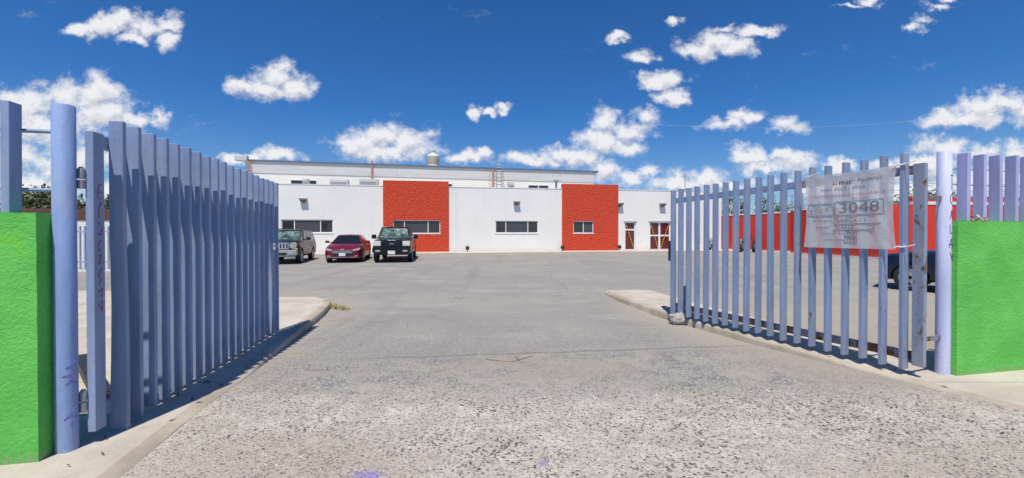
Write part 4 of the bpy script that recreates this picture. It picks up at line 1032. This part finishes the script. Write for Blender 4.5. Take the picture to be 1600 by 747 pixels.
        # door seams and handles
        for u in k_['doors']:
            MB().box((side*(hw*.992+.002), u, (zb+belt)/2+.06), (.006, .012, belt-zb-.28)).build('door_seam', 'black_plastic', root, local=True)
            MB().box((side*(hw*.985+.012), u-.14, belt-.17), (.02, .15, .03)).build('door_handle', 'black_plastic' if paint != 'paint_maroon' else paint, root, local=True)
        wheel(root, side*(hw-.01), k_['wf'], k_['wr'], .23, k_.get('rim', 'alloy')); wheel(root, side*(hw-.01), k_['wb'], k_['wr'], .23, k_.get('rim', 'alloy'))
    MB().box((0, (k_['wf']+k_['wb'])/2, zb+.02), (hw*1.3, k_['wb']-k_['wf'], .12)).build('underbody', 'black_plastic', root, local=True)
    return o
def part(root, name, mat, *boxes, bevel=.012, smooth=False):
    b = MB()
    for c, d_ in boxes: b.box(c, d_)
    return b.build(name, mat, root, local=True, bevel=bevel, smooth=smooth)
YAW = math.atan2(N.y, N.x)+R(90)

# charcoal off-roader
p = Vector((-11.55, 21.45)); suv = thing('parked_car', (p.x, p.y, zg(*p)), 'charcoal off-roader with silver bumper and sunshade parked by the left gate', 'car', 'cars parked before the building', R(13.5))
build_car(suv, dict(L=4.7, hw=.92, zb=.34, hood=1.12, cowl=1.17, belt=1.17, ycowl=1.30, yrear=4.55, tail=1.17, roof=1.76, hwr=.73, yroof0=1.85, yroof1=4.3, wf=.88, wb=3.66, wr=.375, shade=1,
     side=((.09, .33), (.36, .62), (.66, .93)), doors=(2.55, 3.35), mirror=(.2, .1, .15), mirmat='paint_black'), 'paint_charcoal')
part(suv, 'front_bumper', 'paint_silver', ((0, -.06, .58), (1.80, .26, .26)), ((0, -.03, .43), (1.6, .22, .12)), bevel=.05)
part(suv, 'lower_intake', 'black_plastic', ((0, -.195, .52), (.9, .02, .12)), bevel=.004)
for s_ in (-.62, .62): part(suv, 'fog_lamp', 'headlamp_clear', ((s_, -.195, .56), (.16, .02, .12)), bevel=.008)
gz = part(suv, 'grille', 'chrome', ((0, -.015, .91), (1.0, .06, .30)), bevel=.015)
for i in range(7): part(gz, 'slot', 'graffiti_navy', ((-.42+.14*i, -.05, .91), (.085, .02, .24)), bevel=.006)
for s_ in (-.70, .70):
    b = MB().tube([(s_, .06, .93), (s_, -.05, .93)], [.17, .16], 20); b.build('headlight', 'headlamp_clear', suv, local=True, smooth=True)
    part(suv, 'indicator', 'tape', ((s_*1.17, .0, .76), (.16, .06, .07)))
    part(suv, 'roof_rail', 'black_plastic', ((s_*.93, 3.1, 1.80), (.04, 2.2, .04)), bevel=.01)
    part(suv, 'wheel_flare', 'paint_charcoal', ((s_*1.31, .88, .83), (.08, .9, .06)), ((s_*1.31, 3.66, .83), (.08, .9, .06)), bevel=.02)
part(suv, 'tow_hook', 'chrome', ((.45, -.19, .44), (.05, .06, .05)))

# maroon sedan
p = Vector((-8.72, 22.35)); sed = thing('parked_car', (p.x, p.y, zg(*p)), 'maroon red sedan parked between the off-roader and the black pickup', 'car', 'cars parked before the building', R(11.5))
build_car(sed, dict(L=4.85, hw=.93, zb=.2, hood=.78, cowl=.97, belt=.97, ycowl=1.25, yrear=4.25, tail=1.05, roof=1.47, hwr=.57, round=1, yroof0=2.05, yroof1=3.5, wf=.93, wb=3.8, wr=.33,
     side=((.16, .46), (.49, .82)), doors=(2.35, 3.2), mirror=(.2, .1, .13)), 'paint_maroon')
sg = part(sed, 'grille', 'black_plastic', ((0, -.012, .57), (1.05, .04, .17)), bevel=.012)
part(sg, 'grille_bars', 'chrome', *[((0, -.036, .515+.037*i), (1.06-.10*abs(i-1.5), .012, .020)) for i in range(4)], bevel=.003)
for s_ in (-1, 1):
    MB().hexa([(s_*.50, -.01, .62), (s_*.84, .13, .66), (s_*.84, .25, .66), (s_*.50, .1, .62)], [(s_*.50, .03, .69), (s_*.86, .17, .78), (s_*.86, .3, .78), (s_*.50, .12, .69)]).build('headlight', 'headlamp_clear', sed, local=True)
    part(sed, 'fog_lamp', 'headlamp_clear', ((s_*.66, .015, .36), (.16, .03, .06)))
part(sed, 'front_lip', 'chrome', ((0, .0, .30), (1.30, .03, .025)), bevel=.006); part(sed, 'lower_intake', 'black_plastic', ((0, .0, .38), (.9, .04, .09)))
pt = part(sed, 'number_plate', 'plate', ((0, -.045, .44), (.32, .02, .16)), bevel=.003)
part(sed, 'emblem', 'chrome', ((0, -.03, .70), (.16, .03, .06)), bevel=.012)

# black pickup
p = Vector((-6.22, 22.5)); pk = thing('parked_car', (p.x, p.y, zg(*p)), 'black pickup truck with pale headlights and turquoise sunshade by the left red panel', 'pickup truck', 'cars parked before the building', R(9.5))
build_car(pk, dict(L=5.6, hw=1.0, zb=.42, hood=1.17, cowl=1.25, belt=1.25, ycowl=1.35, yrear=3.7, tail=1.27, roof=1.92, hwr=.74, yroof0=1.95, yroof1=3.45, wf=.95, wb=4.4, wr=.40,
     side=((.12, .48), (.52, .86)), doors=(2.6, 3.5), mirror=(.24, .12, .24), mirmat='paint_black', shade=1), 'paint_black')
pg = part(pk, 'grille', 'paint_black', ((0, -.02, .99), (1.02, .08, .36)), bevel=.03)
part(pg, 'grille_bars', 'dark_trim', *[((0, -.065, .86+.065*i), (.86, .012, .012)) for i in range(5)], bevel=.002)
b = MB(); nn = 24
b.v = [Vector((.12*math.cos(2*math.pi*i/nn), y_, .99+.05*math.sin(2*math.pi*i/nn))) for y_ in (-.06, -.085) for i in range(nn)]
b.f = [(i, (i+1) % nn, nn+(i+1) % nn, nn+i) for i in range(nn)]+[tuple(range(nn)), tuple(range(nn, 2*nn))]; b.build('emblem', 'badge_blue', pg, local=True)
part(pk, 'hood_trim', 'chrome', ((0, -.0, 1.175), (.42, .05, .025)), bevel=.008)
for s_ in (-1, 1):
    part(pk, 'headlight', 'headlamp', ((s_*.735, .02, 1.0), (.38, .12, .26)), bevel=.03)
    part(pk, 'fog_lamp', 'headlamp_clear', ((s_*.68, -.135, .62), (.24, .03, .10)), bevel=.02)
part(pk, 'front_bumper', 'paint_black', ((0, -.04, .66), (1.92, .18, .27)), ((0, -.02, .47), (1.7, .14, .12)), bevel=.04)
part(pk, 'number_plate', 'plate', ((0, -.142, .54), (.36, .02, .18)), bevel=.003)

# dark car behind the right gate
p = Vector((11.41, 13.27)); dk = thing('parked_car', (p.x, p.y, zg(*p)), 'dark navy car seen between the rusty gate stile and the right post', 'car', None, R(220))
build_car(dk, dict(L=4.7, hw=.93, zb=.28, hood=1.0, cowl=1.12, belt=1.12, ycowl=1.25, yrear=4.5, tail=1.15, roof=1.62, hwr=.70, yroof0=1.9, yroof1=4.1, wf=.66, wb=3.45, wr=.36,
     side=((.1, .42), (.46, .7), (.74, .93)), doors=(2.5, 3.3)), 'paint_navy')
for s_ in (-1, 1): part(dk, 'headlight', 'headlamp_clear', ((s_*.66, .06, .82), (.34, .12, .12)))
part(dk, 'grille', 'black_plastic', ((0, -.01, .72), (.9, .06, .26)))

# ------------------------------------------------------------------ motorcycles by the red wall
def moto(px, Y, rz, label, col):
    x = PX(px, Y); r = thing('motorcycle', (x, Y, zg(x, Y)), label, 'motorcycle', 'motorcycles by the red wall', rz)
    for y in (-.65, .65):
        n = 20; t = MB(); prof = [(.17, -.05), (.30, -.07), (.30, .07), (.17, .05)]
        for rad, xx in prof: t.v += [Vector((xx, y+rad*math.cos(2*math.pi*i/n), .3+rad*math.sin(2*math.pi*i/n))) for i in range(n)]
        for i in range(4): t.f += [(i*n+j, i*n+(j+1) % n, ((i+1) % 4)*n+(j+1) % n, ((i+1) % 4)*n+j) for j in range(n)]
        wh = t.build('wheel', 'rubber', r, local=True)
        MB().tube([(-.05, y, .3), (.05, y, .3)], .05, 10).build('hub', 'alloy', wh, local=True)
    MB().tube([(0, -.65, .3), (0, -.42, .85), (0, -.35, 1.0)], .04).build('fork', 'grey_metal', r, local=True)
    MB().tube([(-.36, -.3, 1.05), (-.2, -.37, 1.0), (0, -.38, .98), (.2, -.37, 1.0), (.36, -.3, 1.05)], .018).build('handlebar', 'black_plastic', r, local=True)
    lathe([(.05, -.3), (.14, -.18), (.16, 0), (.13, .16), (.05, .26)], 14)
    b = MB().tube([(0, -.35, .82), (0, -.2, .86), (0, .05, .82), (0, .15, .76)], [.06, .15, .14, .06], 12); b.build('tank', col, r, local=True, smooth=True)
    b = MB().tube([(0, .1, .78), (0, .3, .80), (0, .7, .84)], [.08, .13, .08], 10); b.build('seat', 'black_plastic', r, local=True, smooth=True)
    part(r, 'engine', 'grey_metal', ((0, -.05, .45), (.26, .42, .34))); MB().tube([(.14, -.1, .35), (.16, .3, .3), (.17, .8, .38)], .045).build('exhaust', 'chrome', r, local=True)
    part(r, 'rear_fender', col, ((0, .78, .64), (.14, .3, .08))); b = MB().tube([(0, -.52, .9), (0, -.42, .9)], [.1, .07], 12); b.build('headlight', 'headlamp_clear', r, local=True)
    for s_ in (-.33, .33): MB().tube([(s_, -.3, 1.05), (s_*1.1, -.27, 1.2)], .012).build('mirror_stalk', 'black_plastic', r, local=True); part(r, 'mirror', 'black_plastic', ((s_*1.1, -.27, 1.22), (.14, .03, .08)))
moto(1112, 35.2, R(-12), 'motorcycle farthest left, before the end of the white building', 'paint_silver')
moto(1159, 34, R(-32), 'black motorcycle at the far end of the red wall, left of the other black one', 'paint_black')
moto(1180, 33, R(-20), 'black motorcycle with red tank at the red wall, rightmost of the three', 'paint_maroon')

# ------------------------------------------------------------------ right: red perimeter wall
rw = thing('red_wall', (18, 36, .2), 'long red perimeter wall with white capping on the right of the lot', 'wall')
K = [Vector((17.9, 37.2)), Vector((20.3, 31.6)), Vector((20.85, 24.4)), Vector((40, 26.5))]
def wseg(a, b_, z0, z1, th, mb):
    d_ = (b_-a).normalized(); n = Vector((-d_.y, d_.x))*th/2
    mb.hexa([(*(a-n), z0), (*(b_-n), z0), (*(b_+n), z0), (*(a+n), z0)], [(*(a-n), z1), (*(b_-n), z1), (*(b_+n), z1), (*(a+n), z1)])
a = MB(); wseg(K[0], K[1], 0, 3.2, .25, a); a.build('wall_panel', 'red_plaster', rw)
a = MB(); wseg(K[1], K[2], 0, 3.32, .26, a); a.build('wall_panel', 'red_plaster', rw)
a = MB(); wseg(K[2], K[3], 0, 3.3, .24, a); a.build('wall_panel', 'red_plaster', rw)
a = MB(); wseg(K[0], K[1], 3.202, 3.30, .3, a); wseg(K[1], K[2], 3.322, 3.36, .28, a); wseg(K[0], K[1], .1, .42, .34, a); wseg(K[1], K[2], .05, .33, .36, a); a.build('capping', 'cream_plaster', rw)
a = MB(); wseg(K[2]+Vector((1.6, .17)), K[3], 3.302, 3.48, .28, a); a.build('white_band', 'kerb_white', rw)
a = MB(); wseg(K[2]+Vector((1.6, .17)), K[3], 3.482, 3.72, .2, a); a.build('top_course', 'red_plaster', rw)
# pipe railing on top of the red wall
pf = thing('pipe_railing', (19, 35, 3.3), 'thin pipe railing with wires standing on the red wall', 'fence')
def along(t):
    if t < .5: return K[0].lerp(K[1], t*2), 3.30
    return K[1].lerp(K[2], t*2-1), 3.36
for i in range(15):
    q_, z_ = along(i/14); q_ = q_+Vector((.02, 0)); MB().tube([(q_.x, q_.y, z_), (q_.x, q_.y, z_+1.15)], .035, 6).build('upright', 'yellow_pipe' if i < 4 else 'steel_galv', pf)
for h_ in (.3, .7, 1.12):
    pts = [along(i/14) for i in range(15)]; MB().tube([(q_.x+.02, q_.y, z_+h_) for q_, z_ in pts], .014, 5).build('rail', 'steel_galv', pf)
for h_ in (.35, .75, 1.15):
    MB().tube([(K[2].x, K[2].y, 3.36+h_), (K[3].x, K[3].y, 3.36+h_)], .012, 5).build('wire', 'grey_metal', pf)

# ------------------------------------------------------------------ trees
def tree(x, y, z0, h_, rad, seed, label, cat='tree', name='tree', mat='foliage', n=900, ls=.28, group=None):
    r_ = random.Random(seed); t = thing(name, (x, y, z0), label, cat, group)
    tr = MB(); tr.tube([(x, y, z0), (x+.05*h_*r_.uniform(-1, 1), y, z0+h_*.3), (x+.1*rad, y, z0+h_*.62)], [.06*h_*.5, .045*h_*.5, .02*h_*.5], 8)
    cl = []
    for i in range(11):
        a = r_.uniform(0, 6.28); rr_ = rad*r_.uniform(.15, .85); zz = z0+h_*r_.uniform(.42, .9); c = Vector((x+rr_*math.cos(a), y+rr_*math.sin(a), zz)); cl.append((c, rad*r_.uniform(.28, .52)))
        tr.tube([(x, y, z0+h_*r_.uniform(.22, .4)), (x+(c.x-x)*.5, y+(c.y-y)*.5, z0+(zz-z0)*.7), c], [.012*h_, .008*h_, .003*h_], 5)
    tr.build('trunk', 'bark', t)
    lv = MB()
    for i in range(n):
        c, cr = r_.choice(cl); d_ = Vector((r_.gauss(0, 1), r_.gauss(0, 1), r_.gauss(0, .8))); d_ = d_.normalized()*cr*r_.uniform(.35, 1.12); p = c+d_
        a = Vector((r_.gauss(0, 1), r_.gauss(0, 1), r_.gauss(0, 1))).normalized(); b_ = a.orthogonal().normalized(); s_ = ls*r_.uniform(.5, 1.2)
        lv.add([p-a*s_*.5, p+b_*s_*.28, p+a*s_*.5, p-b_*s_*.28], [(0, 1, 2, 3)])
    lv.build('crown', mat, t)
def tp(px, py, Y, rad, seed, label, **kw):
    x = PX(px, Y); zt = PZ(py, Y); tree(x, Y, .3, zt-.3, rad, seed, label, **kw)
G = 'trees behind the perimeter walls'
tp(1147, 299, 42, 1.5, 1, 'narrow dark tree just right of the white building, behind the red wall', group=G)
tp(1187, 304, 44, 1.7, 2, 'dark round tree behind the red wall between the railing posts', group=G)
tp(1252, 308, 43, 2.3, 3, 'low dark tree behind the red wall left of the banner', group=G)
tp(1218, 318, 45, 1.6, 14, 'lowest tree behind the red wall, half hidden by gate pickets', group=G)
tp(1425, 291, 34, 2.3, 4, 'dark green tree behind the red wall right of the banner', group=G, n=1300)
tp(1456, 296, 46, 1.0, 6, 'small tree over the white house between rusty stile and pale post', group=G, n=500)
hw_ = MB(); hx, hy = PX(1462, 46), 46
hz = thing('white_house', (hx, hy, .3), 'small white house top showing left of the pale post', 'house')
MB().box((hx+2, hy+2, 2.7), (7, 5, 4.9)).build('wall', 'white_plaster', hz); MB().box((hx+2, hy+2, 5.25), (7.4, 5.4, .2)).build('roof', 'roof_slab', hz); MB().box((hx-.6, hy-.52, 4.4), (.9, .06, .7)).build('window', 'dark_glass', hz)

# ------------------------------------------------------------------ left: background wall, fence and trees
lw = thing('boundary_wall', (-20, 19.5, 0), 'pale boundary wall with a brown top band behind the left gate', 'wall')
A_, B_ = Vector((-40, 16.5)), Vector((-14.2, 20.6))
a = MB(); wseg(A_, B_, 0, 2.26, .2, a); a.build('wall_panel', 'cream_plaster', lw)
a = MB(); wseg(A_, B_, 2.262, 2.78, .26, a); a.build('brown_band', 'brown_wall', lw)
pf2 = thing('grey_picket_fence', (-18, 17.8, .1), 'grey slender picket fence on a white kerb seen through the left hinge gap', 'fence')
A2, B2 = Vector((-30, 16.0)), Vector((-13.2, 18.6))
a = MB(); wseg(A2, B2, -.1, .16, .25, a); a.build('kerb', 'kerb_white', pf2)
pm = None; dd = (B2-A2).normalized()
for i in range(99):
    q_ = A2+dd*(i*.172)
    if pm is None: pm = MB().box((0, 0, 1.06), (.06, .05, 1.8)).build('picket', 'pale_picket', pf2, local=True); o = pm
    else: o = pm.copy(); C.objects.link(o); o.parent = pf2
    o.location = (q_.x+18, q_.y-17.8, -.1)
a = MB(); wseg(A2, B2, 1.7, 1.76, .04, a); wseg(A2, B2, .45, .51, .04, a); a.build('rails', 'pale_picket', pf2)
G2 = 'trees behind the brown-topped wall'
for px, py, Y, rad, sd, lb in ((20, 312, 30, 2.6, 21, 'olive tree over the left green wall, nearest the photo edge'), (72, 299, 30, 2.7, 22, 'olive bushy tree between the blue fence picket and the left post'),
     (112, 312, 31, 2.4, 23, 'olive tree right behind the left gate post'), (150, 318, 31, 2.2, 24, 'olive tree behind the graffiti-marked hinge stile'), (190, 316, 31, 2.5, 25, 'olive tree hidden mostly by the left gate leaf')):
    tp(px, py, Y, rad, sd, lb, mat='foliage_olive', group=G2, n=1400, ls=.3)
# low black bar on the ground behind the left hinge
bp = MB(); a = Vector((-5.3, 5.35, .03)); b_ = Vector((-3.75, 4.0, .03)); d_ = (b_-a).normalized(); n_ = Vector((-d_.y, d_.x, 0))*.07
bp.hexa([a-n_, b_-n_, b_+n_, a+n_], [v_+Vector((0, 0, .10)) for v_ in (a-n_, b_-n_, b_+n_, a+n_)])
tag(bp.build('black_bar', 'black_plastic', bevel=.01), 'black bar lying behind the hinge of the left gate', 'plank')
# overhead cable
cb = MB(); a = Vector((14, 45, 13.0)); b_ = Vector((46, 34, 12.3)); cb.tube([a.lerp(b_, i/16)-Vector((0, 0, 1.2*math.sin(math.pi*i/16))) for i in range(17)], .007, 5)
tag(cb.build('overhead_cable', 'grey_metal'), 'thin overhead cable crossing the sky above the right gate', 'cable')
